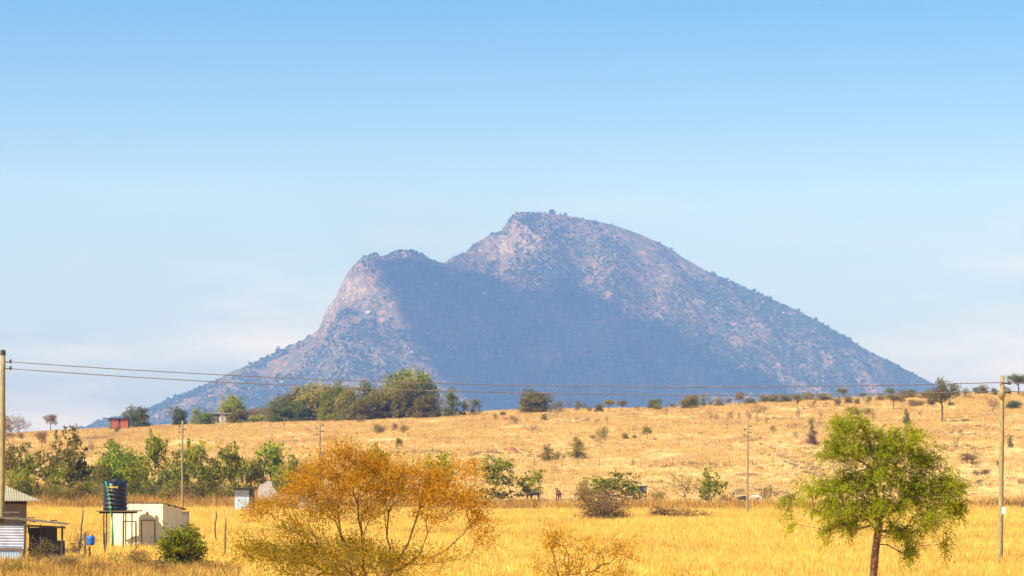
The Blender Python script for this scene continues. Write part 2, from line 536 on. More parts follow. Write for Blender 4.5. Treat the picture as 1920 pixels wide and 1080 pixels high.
# ------------------------------------------------------------------ scattering of what nobody could count
def scatter(name, pts, scale, protos, mat, seed=0, tilt=0.0, kind='stuff'):
    rng = np.random.default_rng(seed)
    pts = np.asarray(pts, np.float32)
    me = bpy.data.meshes.new(name)
    me.vertices.add(len(pts))
    me.vertices.foreach_set('co', pts.ravel())
    for k, typ, v in (('sc', 'FLOAT', scale), ('rz', 'FLOAT', rng.uniform(0, 6.283, len(pts))),
                      ('rx', 'FLOAT', rng.normal(0, tilt, len(pts)) if tilt else np.zeros(len(pts)))):
        at_ = me.attributes.new(k, typ, 'POINT')
        at_.data.foreach_set('value', np.asarray(v, np.float32))
    at_ = me.attributes.new('pick', 'INT', 'POINT')
    at_.data.foreach_set('value', rng.integers(0, len(protos), len(pts)).astype(np.int32))
    c = bpy.data.collections.new(name + '_kinds')
    for p in protos:
        if not p.materials: p.materials.append(mat)
        c.objects.link(bpy.data.objects.new(p.name, p))
    g = bpy.data.node_groups.new(name, 'GeometryNodeTree')
    g.interface.new_socket('Geometry', in_out='INPUT', socket_type='NodeSocketGeometry')
    g.interface.new_socket('Geometry', in_out='OUTPUT', socket_type='NodeSocketGeometry')
    N = g.nodes.new
    gi, go, ip, ci = N('NodeGroupInput'), N('NodeGroupOutput'), N('GeometryNodeInstanceOnPoints'), N('GeometryNodeCollectionInfo')
    ci.inputs['Collection'].default_value = c
    ci.inputs['Separate Children'].default_value = True
    ci.inputs['Reset Children'].default_value = True
    def na(k, t='FLOAT'):
        q = N('GeometryNodeInputNamedAttribute')
        q.data_type = t
        q.inputs['Name'].default_value = k
        return q.outputs['Attribute']
    cx = N('ShaderNodeCombineXYZ')
    L = g.links.new
    L(na('rz'), cx.inputs['Z'])
    L(na('rx'), cx.inputs['X'])
    L(gi.outputs[0], ip.inputs['Points'])
    L(ci.outputs[0], ip.inputs['Instance'])
    ip.inputs['Pick Instance'].default_value = True
    L(na('pick', 'INT'), ip.inputs['Instance Index'])
    L(cx.outputs[0], ip.inputs['Rotation'])
    L(na('sc'), ip.inputs['Scale'])
    L(ip.outputs[0], go.inputs[0])
    o = obj(name, me)
    o['kind'] = kind
    md = o.modifiers.new('scatter', 'NODES')
    md.node_group = g
    return o

def tuft(seed, blades, h, spread, width, lean=0.5):
    rng = np.random.default_rng(seed)
    V, T, tint = [], [], []
    for i in range(blades):
        a, r = rng.uniform(0, 6.283), spread * math.sqrt(rng.uniform())
        p = np.array([math.cos(a) * r, math.sin(a) * r, -0.04])
        a2 = a + rng.normal(0, 0.8)
        hh = h * rng.uniform(0.55, 1.1)
        d = np.array([math.cos(a2), math.sin(a2), 0]) * lean * hh * rng.uniform(0.2, 1)
        w = np.array([-math.sin(a2 + rng.normal(0, 1)), math.cos(a2), 0]) * width / 2
        n = len(V)
        V += [p - w, p + w, p + d * 0.35 + (0, 0, hh * 0.6) - w * 0.8, p + d * 0.35 + (0, 0, hh * 0.6) + w * 0.8, p + d + (0, 0, hh)]
        T += [(n, n + 1, n + 3), (n, n + 3, n + 2), (n + 2, n + 3, n + 4)]
        tint += [rng.uniform()] * 5
    return mesh('grass_tuft', V, [np.array(T)], {'tint': tint})

def wedge(rng, n, d0, d1, margin=14.0, power=1.0):
    """random points on the ground the camera can see between two distances"""
    D = np.sqrt(rng.uniform(d0 ** 2, d1 ** 2, n))
    x = rng.uniform(-1, 1, n) * (D * 0.18 + margin)
    return x, D

rng = np.random.default_rng(7)
# field of long straw
x, D = wedge(rng, 30000, 96, 205)
x2, D2 = wedge(rng, 38000, 205, 350)
kp = D2 < 318 + 14 * fbm(x2 / 11, x2 * 0, 85, 3) + rng.exponential(7, len(x2))
x2, D2 = x2[kp], D2[kp]
x, D = np.concatenate([x, x2]), np.concatenate([D, D2])
keep = fbm(x / 7, D / 7, 71, 3) > -0.55
x, D = x[keep], D[keep]
sc = rng.uniform(0.65, 1.25, len(x)) * (0.85 + 0.35 * fbm(x / 12, D / 12, 72, 3)) * np.where(D > 205, 1.25, 1.0)
scatter('straw_grass', np.stack([x, D, gz(x, D)], 1), sc, [tuft(s, 26, 0.62, 0.42, 0.035) for s in range(5)], M['straw'], 1)
# shorter pale grass of the slope
x, D = wedge(rng, 120000, 318, 815, 20)
keep = fbm(x / 9, D / 22, 73, 4) > rng.uniform(-0.75, 0.25, len(x))
x, D = x[keep], D[keep]
sc = rng.uniform(0.6, 1.3, len(x)) * np.interp(D, [318, 420, 800], [0.75, 0.9, 1.25])
scatter('slope_grass', np.stack([x, D, gz(x, D)], 1), sc, [tuft(s + 20, 16, 0.42, 0.6, 0.07, 0.8) for s in range(5)], M['straw_slope'], 2)
# low brown dwarf scrub in drifts
x, D = wedge(rng, 60000, 340, 812, 20)
keep = fbm(x / 16, D / 30, 75, 4) > rng.uniform(0.22, 0.75, len(x))
x, D = x[keep], D[keep]
scatter('dwarf_scrub', np.stack([x, D, gz(x, D)], 1), rng.uniform(0.5, 1.15, len(x)), [tuft(s + 40, 22, 0.5, 0.5, 0.09, 0.9) for s in range(4)], M['scrub'], 3)
# rust coloured weeds: the strip along the far side of the field, and the yard in front
x, D = wedge(rng, 46000, 284, 410)
ww = fbm(x / 15, x * 0, 78, 2)
keep = (fbm(x / 5, D / 9, 77, 3) > rng.uniform(-0.7, .5, len(x))) & (D > 296 + 9 * ww) & (D < 326 + 12 * ww + 75 * sstep(-12, -30, x) * rng.uniform(0, 1, len(x)))
x, D = x[keep], D[keep]
px = rng.uniform(-40, 440, 5600)
Dy = rng.uniform(108, 140, 5600)
xy = (px - 960) / F * Dy
keep = (Dy < 121 + 12 * sstep(250, 80, px) + 5 * fbm(px / 40, px * 0, 79, 2)) & (fbm(xy / 1.4, Dy / 1.4, 80, 2) > rng.uniform(-.5, .3, len(px)))
xf, Df = wedge(rng, 1500, 115, 300)
kf = fbm(xf / 14, Df / 14, 83, 3) > rng.uniform(-.1, .5, len(xf))
x, D = np.concatenate([x, xy[keep], xf[kf]]), np.concatenate([D, Dy[keep], Df[kf]])
sc = rng.uniform(0.45, 1.15, len(x)) * np.where(D > 284, 1.5 + .7 * fbm(x / 8, D / 8, 86, 3), .85)
scatter('rust_weeds', np.stack([x, D, gz(x, D)], 1), sc, [tuft(s + 60, 12 + 3 * (s % 3), 0.85, 0.32, 0.03, 0.55) for s in range(6)], M['rust'], 4)

# ------------------------------------------------------------------ trees and bushes
def leaf_quads(c, L, W, rng, up=0.4, axis=None):
    n = len(c)
    a = rng.normal(0, 1, (n, 3)) if axis is None else axis + rng.normal(0, 0.45, (n, 3))
    a /= np.linalg.norm(a, axis=1, keepdims=True)
    nn = rng.normal(0, 1, (n, 3)) + np.array([0, 0, up * 2])
    b = np.cross(a, nn)
    b /= np.linalg.norm(b, axis=1, keepdims=True) + 1e-9
    L = (L * rng.uniform(0.6, 1.25, n))[:, None] / 2
    W = (W * rng.uniform(0.6, 1.25, n))[:, None] / 2
    V = np.stack([c - a * L, c + b * W - a * L * 0.1, c + a * L, c - b * W - a * L * 0.1], 1).reshape(-1, 3)
    return V, np.arange(n * 4).reshape(n, 4)

def tree(seed, lobes, ntips, trunk, r0, nleaf, spread, leaf, seg=0.5, sprig=None, shell=0.5, cling=0.25, sides=5, zs=0.75, minr=0.006):
    """lobes: (cx, cy, cz, rx, ry, rz, weight, tint). Limbs reach from the trunk to points spread through the lobes,
    each tip carries leaves. Returns the meshes of the wood and of the foliage."""
    rng = np.random.default_rng(seed)
    lobes = np.array(lobes, float)
    w = lobes[:, 6] / lobes[:, 6].sum()
    li = rng.choice(len(lobes), ntips, p=w)
    d = rng.normal(0, 1, (ntips, 3))
    d /= np.linalg.norm(d, axis=1, keepdims=True)
    tips = lobes[li, :3] + d * (rng.uniform(0, 1, ntips) ** shell)[:, None] * lobes[li, 3:6]
    tips[:, 2] = np.maximum(tips[:, 2], 0.08)
    trunk = np.array(trunk, float)
    pos = [p for p in trunk]
    par = [-1] + list(range(len(trunk) - 1))
    plen = [0.0]
    for i in range(1, len(trunk)): plen.append(plen[-1] + np.linalg.norm(trunk[i] - trunk[i - 1]))
    order = np.argsort(np.linalg.norm(tips - trunk[-1], axis=1))
    chains, ends = [list(range(len(trunk)))], []
    nt = len(trunk)
    for k in order:
        t = tips[k]
        A = np.array(pos)
        first = max(0, nt - max(2, nt // 2))
        dd = np.linalg.norm(A - t, axis=1) + cling * np.array(plen) + np.maximum(A[:, 2] - t[2], 0) * 0.8
        dd[:first] += 5
        j = int(np.argmin(dd))
        dist = np.linalg.norm(A[j] - t)
        n = max(2, int(math.ceil(dist / seg)))
        base = A[par[j]] if par[j] >= 0 else A[j] - np.array([0, 0, 0.3])
        dr = A[j] - base
        dr /= np.linalg.norm(dr) + 1e-9
        ctrl = A[j] + dr * dist * 0.38 + np.array([0, 0, dist * 0.14]) + rng.normal(0, 0.06 * dist, 3)
        ch = [j]
        for q in range(1, n + 1):
            u = q / n
            p = (1 - u) ** 2 * A[j] + 2 * u * (1 - u) * ctrl + u * u * t
            if q < n: p = p + rng.normal(0, 0.025 * dist, 3)
            pos.append(p)
            par.append(ch[-1])
            plen.append(plen[ch[-1]] + dist / n)
            ch.append(len(pos) - 1)
        chains.append(ch)
        ends.append((ch[-1], k))
    cnt = np.zeros(len(pos))
    for e, _ in ends: cnt[e] += 1
    for i in range(len(pos) - 1, 0, -1): cnt[par[i]] += cnt[i]
    rad = np.maximum(r0 * (cnt / max(cnt[0], 1)) ** 0.5, minr)
    A = np.array(pos)
    mb = MB()
    for ci, ch in enumerate(chains):
        rr = rad[ch].copy()
        if ci: rr[0] = min(rr[0], rr[1] * 1.5)
        else: rr = rr * np.linspace(1.25, 1.0, len(rr))
        kk = sides if rr[0] > 0.03 else 3
        mb.tube(A[ch], rr, kk, cap=False)
    wood = mb.mesh('trunk', smooth=True)
    if nleaf == 0: return wood, None
    C, TI, AX = [], [], []
    for e, k in ends:
        tv = lobes[li[k], 7]
        clump = np.clip(tv + rng.normal(0, 0.16), 0, 1)
        if sprig is None:
            c = A[e] + rng.normal(0, spread, (nleaf, 3)) * np.array([1, 1, zs])
            C.append(c)
            TI.append(np.clip(clump + rng.normal(0, 0.24, nleaf), 0, 1))
        else:
            ns, sl, droop = sprig
            out = A[e] - trunk[-1]
            out[2] *= 0.3
            out /= np.linalg.norm(out) + 1e-9
            for s in range(ns):
                dv = out * 0.7 + rng.normal(0, 0.55, 3)
                dv /= np.linalg.norm(dv)
                u = np.linspace(0.03, 1, nleaf)[:, None]
                ll = sl * rng.uniform(0.5, 1.3)
                p = A[e] + rng.normal(0, spread, 3) + dv * ll * u + np.array([0, 0, -1]) * droop * ll * u ** 2
                C.append(p + rng.normal(0, 0.018, p.shape))
                TI.append(np.clip(clump + rng.normal(0, 0.15, nleaf), 0, 1))
                g = np.gradient(p, axis=0)
                AX.append(g / (np.linalg.norm(g, axis=1, keepdims=True) + 1e-9))
    C, TI = np.concatenate(C), np.concatenate(TI)
    keep = C[:, 2] > 0.03
    C, TI = C[keep], TI[keep]
    ax = np.concatenate(AX)[keep] if AX else None
    V, Q = leaf_quads(C, leaf[0], leaf[1], rng, axis=ax)
    return wood, mesh('crown', V, [Q], {'tint': np.repeat(TI, 4)})

def blob_lobes(rng, n, w, h, z0, jitter=0.35, small=0.45):
    """a loose heap of lobes filling a crown w wide from z0 to h"""
    L = []
    for i in range(n):
        a = i * 2.4 + rng.uniform(0, 0.8)
        rr = w / 2 * rng.uniform(0.15, 0.68)
        zz = z0 + (h - z0) * rng.uniform(0.28, 0.80)
        s = rng.uniform(small, small * 1.45)
        L.append((math.cos(a) * rr, math.sin(a) * rr, zz, w / 2 * s, w / 2 * s, (h - z0) / 2 * s * 1.05, 1.0, rng.uniform(0.2, 0.85)))
    return L

PROTO = {}
def proto(kind, n, fn):
    PROTO[kind] = [fn(np.random.default_rng(100 + 13 * i + sum(map(ord, kind))), i) for i in range(n)]

S = lambda r: int(r.integers(1e6))
# each is built about 4 m high and 4 m wide; the copies are scaled to the plant in the photograph
proto('round', 4, lambda r, i: tree(S(r), blob_lobes(r, 11, 4, 4, 0.0) + [(math.cos(a) * 1.3, math.sin(a) * 1.3, .6, .8, .8, .55, 1, r.uniform(.1, .7)) for a in np.arange(5) * 1.3] + [(0, 0, 1.9, 1.5, 1.5, 1.7, 2.5, .5)], 215, [(0, 0, 0), (0.05, 0, .2), (0, 0, .4)], .07, 15, .21, (.27, .14), shell=.42))
proto('dome', 4, lambda r, i: tree(S(r), blob_lobes(r, 12, 4, 4, 0.0) + [(math.cos(a) * 1.3, math.sin(a) * 1.3, .6, .8, .8, .55, 1, r.uniform(.1, .7)) for a in np.arange(5) * 1.3] + [(0, 0, 1.9, 1.6, 1.6, 1.75, 4, .5)], 330, [(0, 0, 0), (0.05, 0, .2), (0, 0, .4)], .07, 20, .23, (.27, .14), shell=.4))
proto('leafy', 5, lambda r, i: tree(S(r), blob_lobes(r, 10, 3.6, 3.8, .0, small=.42) + [(math.cos(a) * 1.0, math.sin(a) * 1.0, .7, .8, .8, .65, 1, r.uniform(.1, .7)) for a in np.arange(4) * 1.6] + [(r.uniform(-.7, .7), 0, 3.2, .5, .5, .8, 1, .8), (r.uniform(-1, 1), .2, 2.7, .5, .5, .8, 1, .7)], 150, [(0, 0, 0), (.04, .02, .2), (-.03, 0, .5)], .05, 12, .15, (.29, .15), shell=.45))
proto('open', 4, lambda r, i: tree(S(r), blob_lobes(r, 11, 3.6, 4, .0, small=.34), 115, [(0, 0, 0), (.06, .02, .3), (.0, 0, .7)], .05, 11, .14, (.27, .14), shell=.5))
proto('thorn', 5, lambda r, i: tree(S(r), blob_lobes(r, 9, 4, 4, .0), 170, [(0, 0, 0), (.05, 0, .15)], .06, 15, .22, (.20, .085), shell=.5, minr=.016))
proto('umbrella', 4, lambda r, i: tree(S(r), [(math.cos(a) * 1.1, math.sin(a) * 1.1, 2.7 + r.uniform(-.5, .5), .9, .9, .7, 1, r.uniform(.2, .8)) for a in np.arange(6) * 1.05] + [(0, 0, 3.0, .9, .9, .8, 1.4, .5)], 150, [(0, 0, 0), (.05, 0, .5), (.0, .04, 1.0), (.05, 0, 1.4)], .10, 19, .2, (.22, .10), shell=.5))
proto('bare', 4, lambda r, i: tree(S(r), blob_lobes(r, 9, 4, 4, .4), 130, [(0, 0, 0), (.05, 0, .2), (0, 0, .4)], .065, 6, .2, (.17, .07), shell=.55, minr=.018))
proto('pointed', 3, lambda r, i: tree(S(r), [(r.normal(0, .25), r.normal(0, .25), z, q, q, .55, q, r.uniform(.2, .8)) for z, q in ((.5, 1.5), (1.1, 1.5), (1.8, 1.25), (2.5, .95), (3.1, .6), (3.6, .35))], 170, [(0, 0, 0), (0, .03, .3), (.03, 0, .9), (0, 0, 1.5)], .08, 19, .2, (.22, .10), shell=.5))
proto('low', 3, lambda r, i: tree(S(r), [(r.uniform(-1.5, 1.5), r.uniform(-1, 1), 1.4, .9, .9, 1.6, 1, r.uniform(.1, .9)) for _ in range(9)], 150, [(0, 0, 0), (.03, 0, .1)], .05, 17, .25, (.26, .10), shell=.5, minr=.012))
EXTENT = {}
for k, lst in PROTO.items():
    EXTENT[k] = []
    for wood, crown in lst:
        co = np.empty(len(crown.vertices) * 3, np.float32)
        crown.vertices.foreach_get('co', co)
        co = co.reshape(-1, 3)
        lo, hi = np.percentile(co[:, :2], 2, axis=0), np.percentile(co[:, :2], 98, axis=0)
        EXTENT[k].append((float((hi - lo).mean()), float(np.percentile(co[:, 2], 99.3))))

pick_rng = np.random.default_rng(5)
def plant(px, ytop, ybase, wpx, kind, leafmat, name, label, cat, group=None, barkmat='bark', depth=None, deep=1.0):
    if depth is None: x, D, z = at(px, ybase)
    else:
        D = depth
        x = (px - 960) / F * D
        z = float(gz(x, D))
    h = (HY - ytop) / F * D + CAMZ - z
    w = wpx / F * D
    i = int(pick_rng.integers(len(PROTO[kind])))
    wood, crown = PROTO[kind][i]
    ew, eh = EXTENT[kind][i]
    t = thing(name, label, cat, (x, D, z - 0.03), pick_rng.uniform(0, 6.283), group)
    t.scale = (w / ew, w / ew * deep, h / eh)
    woody = 'trunk' if cat == 'tree' else 'stems'
    obj(woody, wood, M[barkmat], t)
    obj('crown' if cat == 'tree' else 'foliage', crown, M[leafmat], t)
    return t

# --- scattered bushes: (px, top, base, width, kind, leaf)
LOOK = dict(thorn='ragged', bare='bare', round='rounded', umbrella='flat-topped', pointed='pointed', open='open', low='low')
HUE = dict(olive='olive', dry='grey', dark='dark green', grey='grey-green', brown='brown', green='green')
NEAR = [(150, 'near the lone far tree'), (330, 'by the red hut'), (640, 'below the broad domed tree'), (900, 'below the tallest tree of the clump'), (1075, 'near the leaning stakes'),
        (1180, 'near the little mushroom-shaped tree'), (1290, 'near the dark green crest bush'), (1380, 'above the small cattle tree'), (1470, 'up-slope of the slim field pole'),
        (1560, 'beside the upper green acacia'), (1650, 'just above the green acacia'), (1735, 'between the two acacias'), (1835, 'by the forked acacia'), (9999, 'by the tall tagged pole')]
def many(rows, name, label, cat, group, bark='bark'):
    for px, yt, yb, w, kind, leaf in rows:
        size = 'tiny' if yb - yt < 13 else 'small' if yb - yt < 22 else 'taller'
        where = next(t for lim, t in NEAR if px < lim)
        slim = 'slim ' if w < .62 * (yb - yt) else 'wide ' if w > 1.45 * (yb - yt) else ''
        lab = '%s%s %s %s %s %s, %s' % (slim, size, LOOK[kind], HUE[leaf], label[0], label[1], where)
        plant(px, yt, yb, w, kind, leaf, name, lab, cat, group, bark)

many([(1083, 751, 772, 15, 'thorn', 'olive'), (1095, 752, 772, 14, 'bare', 'dry'), (1106, 761, 773, 12, 'thorn', 'olive'), (1123, 756, 773, 17, 'round', 'olive'),
      (1166, 750, 773, 18, 'umbrella', 'olive'), (1234, 757, 770, 15, 'round', 'olive'), (1262, 754, 767, 13, 'thorn', 'olive'),
      (1332, 747, 761, 11, 'thorn', 'grey'), (1348, 745, 762, 17, 'round', 'olive'), (1366, 746, 759, 13, 'thorn', 'brown'), (1405, 746, 758, 24, 'round', 'olive'),
      (1434, 741, 754, 27, 'round', 'olive'), (1452, 740, 755, 20, 'round', 'olive'), (1472, 738, 755, 28, 'round', 'olive'), (1515, 735, 751, 27, 'round', 'olive'),
      (1547, 737, 752, 34, 'round', 'olive'), (1591, 742, 757, 16, 'round', 'olive'), (1618, 736, 751, 13, 'umbrella', 'dark'),
      (1628, 741, 760, 15, 'thorn', 'olive'), (1650, 738, 752, 22, 'thorn', 'olive'), (1705, 730, 746, 36, 'round', 'olive'), (1690, 740, 757, 14, 'thorn', 'olive'),
      (1812, 727, 748, 17, 'thorn', 'olive'), (1830, 725, 741, 15, 'thorn', 'dark'), (1842, 721, 739, 22, 'round', 'olive'), (1865, 727, 741, 12, 'round', 'dark'),
      (1888, 724, 739, 16, 'thorn', 'brown'), (1738, 734, 748, 30, 'round', 'olive'), (1795, 733, 744, 16, 'thorn', 'olive'), (1306, 752, 763, 12, 'thorn', 'olive')],
     'bush', ('bush', 'on the crest'), 'bush', 'olive bushes along the crest')
many([(1196, 758, 772, 10, 'bare', 'dry'), (1249, 760, 783, 11, 'bare', 'dry'), (1138, 777, 795, 8, 'bare', 'dry'), (1000, 793, 816, 21, 'bare', 'grey'), (1332, 769, 790, 10, 'bare', 'brown'),
      (1343, 775, 790, 13, 'bare', 'dry'), (1366, 770, 794, 10, 'bare', 'dry'), (1372, 768, 788, 9, 'bare', 'brown'), (1386, 772, 789, 8, 'bare', 'dry'), (1403, 766, 796, 13, 'bare', 'dry'),
      (1420, 755, 786, 28, 'bare', 'brown'), (1433, 759, 777, 19, 'bare', 'dry'), (1497, 762, 789, 11, 'bare', 'brown'), (1492, 807, 824, 16, 'bare', 'grey'),
      (1539, 769, 786, 9, 'bare', 'dry'), (1550, 752, 764, 12, 'bare', 'dry'), (1726, 769, 781, 9, 'bare', 'dry'), (1860, 745, 776, 27, 'bare', 'brown'), (1793, 816, 841, 13, 'bare', 'olive'),
      (1187, 857, 876, 8, 'bare', 'brown'), (170, 823, 856, 13, 'bare', 'brown'), (533, 789, 802, 7, 'bare', 'dry'), (1438, 782, 796, 7, 'bare', 'dry'), (1067, 747, 771, 10, 'bare', 'dry')],
     'bare_bush', ('leafless bush', 'on the slope'), 'bush', 'leafless bushes on the slope')
many([(929, 775, 789, 9, 'thorn', 'olive'), (943, 772, 787, 11, 'umbrella', 'olive'), (1020, 775, 788, 12, 'round', 'olive'), (1112, 815, 826, 14, 'thorn', 'olive'),
      (1173, 811, 824, 14, 'round', 'olive'), (1189, 815, 827, 9, 'umbrella', 'olive'), (1213, 800, 825, 18, 'umbrella', 'olive'), (1045, 845, 864, 13, 'thorn', 'olive'),
      (1057, 852, 863, 9, 'thorn', 'olive'), (1450, 797, 811, 13, 'thorn', 'olive'), (1521, 779, 799, 13, 'thorn', 'grey'), (1572, 740, 763, 15, 'thorn', 'olive'),
      (1526, 750, 761, 9, 'thorn', 'olive'), (1607, 747, 759, 11, 'round', 'olive'), (1699, 767, 796, 14, 'pointed', 'dark'), (1895, 817, 839, 11, 'pointed', 'dark'),
      (1872, 862, 879, 9, 'thorn', 'olive'), (1835, 898, 911, 14, 'thorn', 'grey'), (220, 794, 813, 12, 'thorn', 'brown'), (55, 827, 841, 9, 'thorn', 'olive'),
      (748, 821, 849, 13, 'umbrella', 'olive'), (740, 792, 809, 11, 'thorn', 'brown'), (757, 795, 813, 18, 'thorn', 'olive'), (675, 779, 793, 15, 'thorn', 'brown'),
      (213, 822, 851, 27, 'open', 'olive'), (78, 809, 846, 19, 'umbrella', 'brown'), (1910, 752, 763, 11, 'thorn', 'olive'), (38, 808, 823, 15, 'thorn', 'brown'),
      (1676, 738, 769, 27, 'umbrella', 'olive'), (1495, 739, 767, 15, 'umbrella', 'olive'), (1580, 727, 750, 19, 'umbrella', 'olive'), (1670, 727, 753, 15, 'umbrella', 'dark'),
      (1387, 735, 763, 17, 'umbrella', 'brown'), (1319, 736, 763, 13, 'pointed', 'grey')],
     'thorn_bush', ('thorn bush', 'in the grass'), 'bush', 'thorn bushes on the slope')

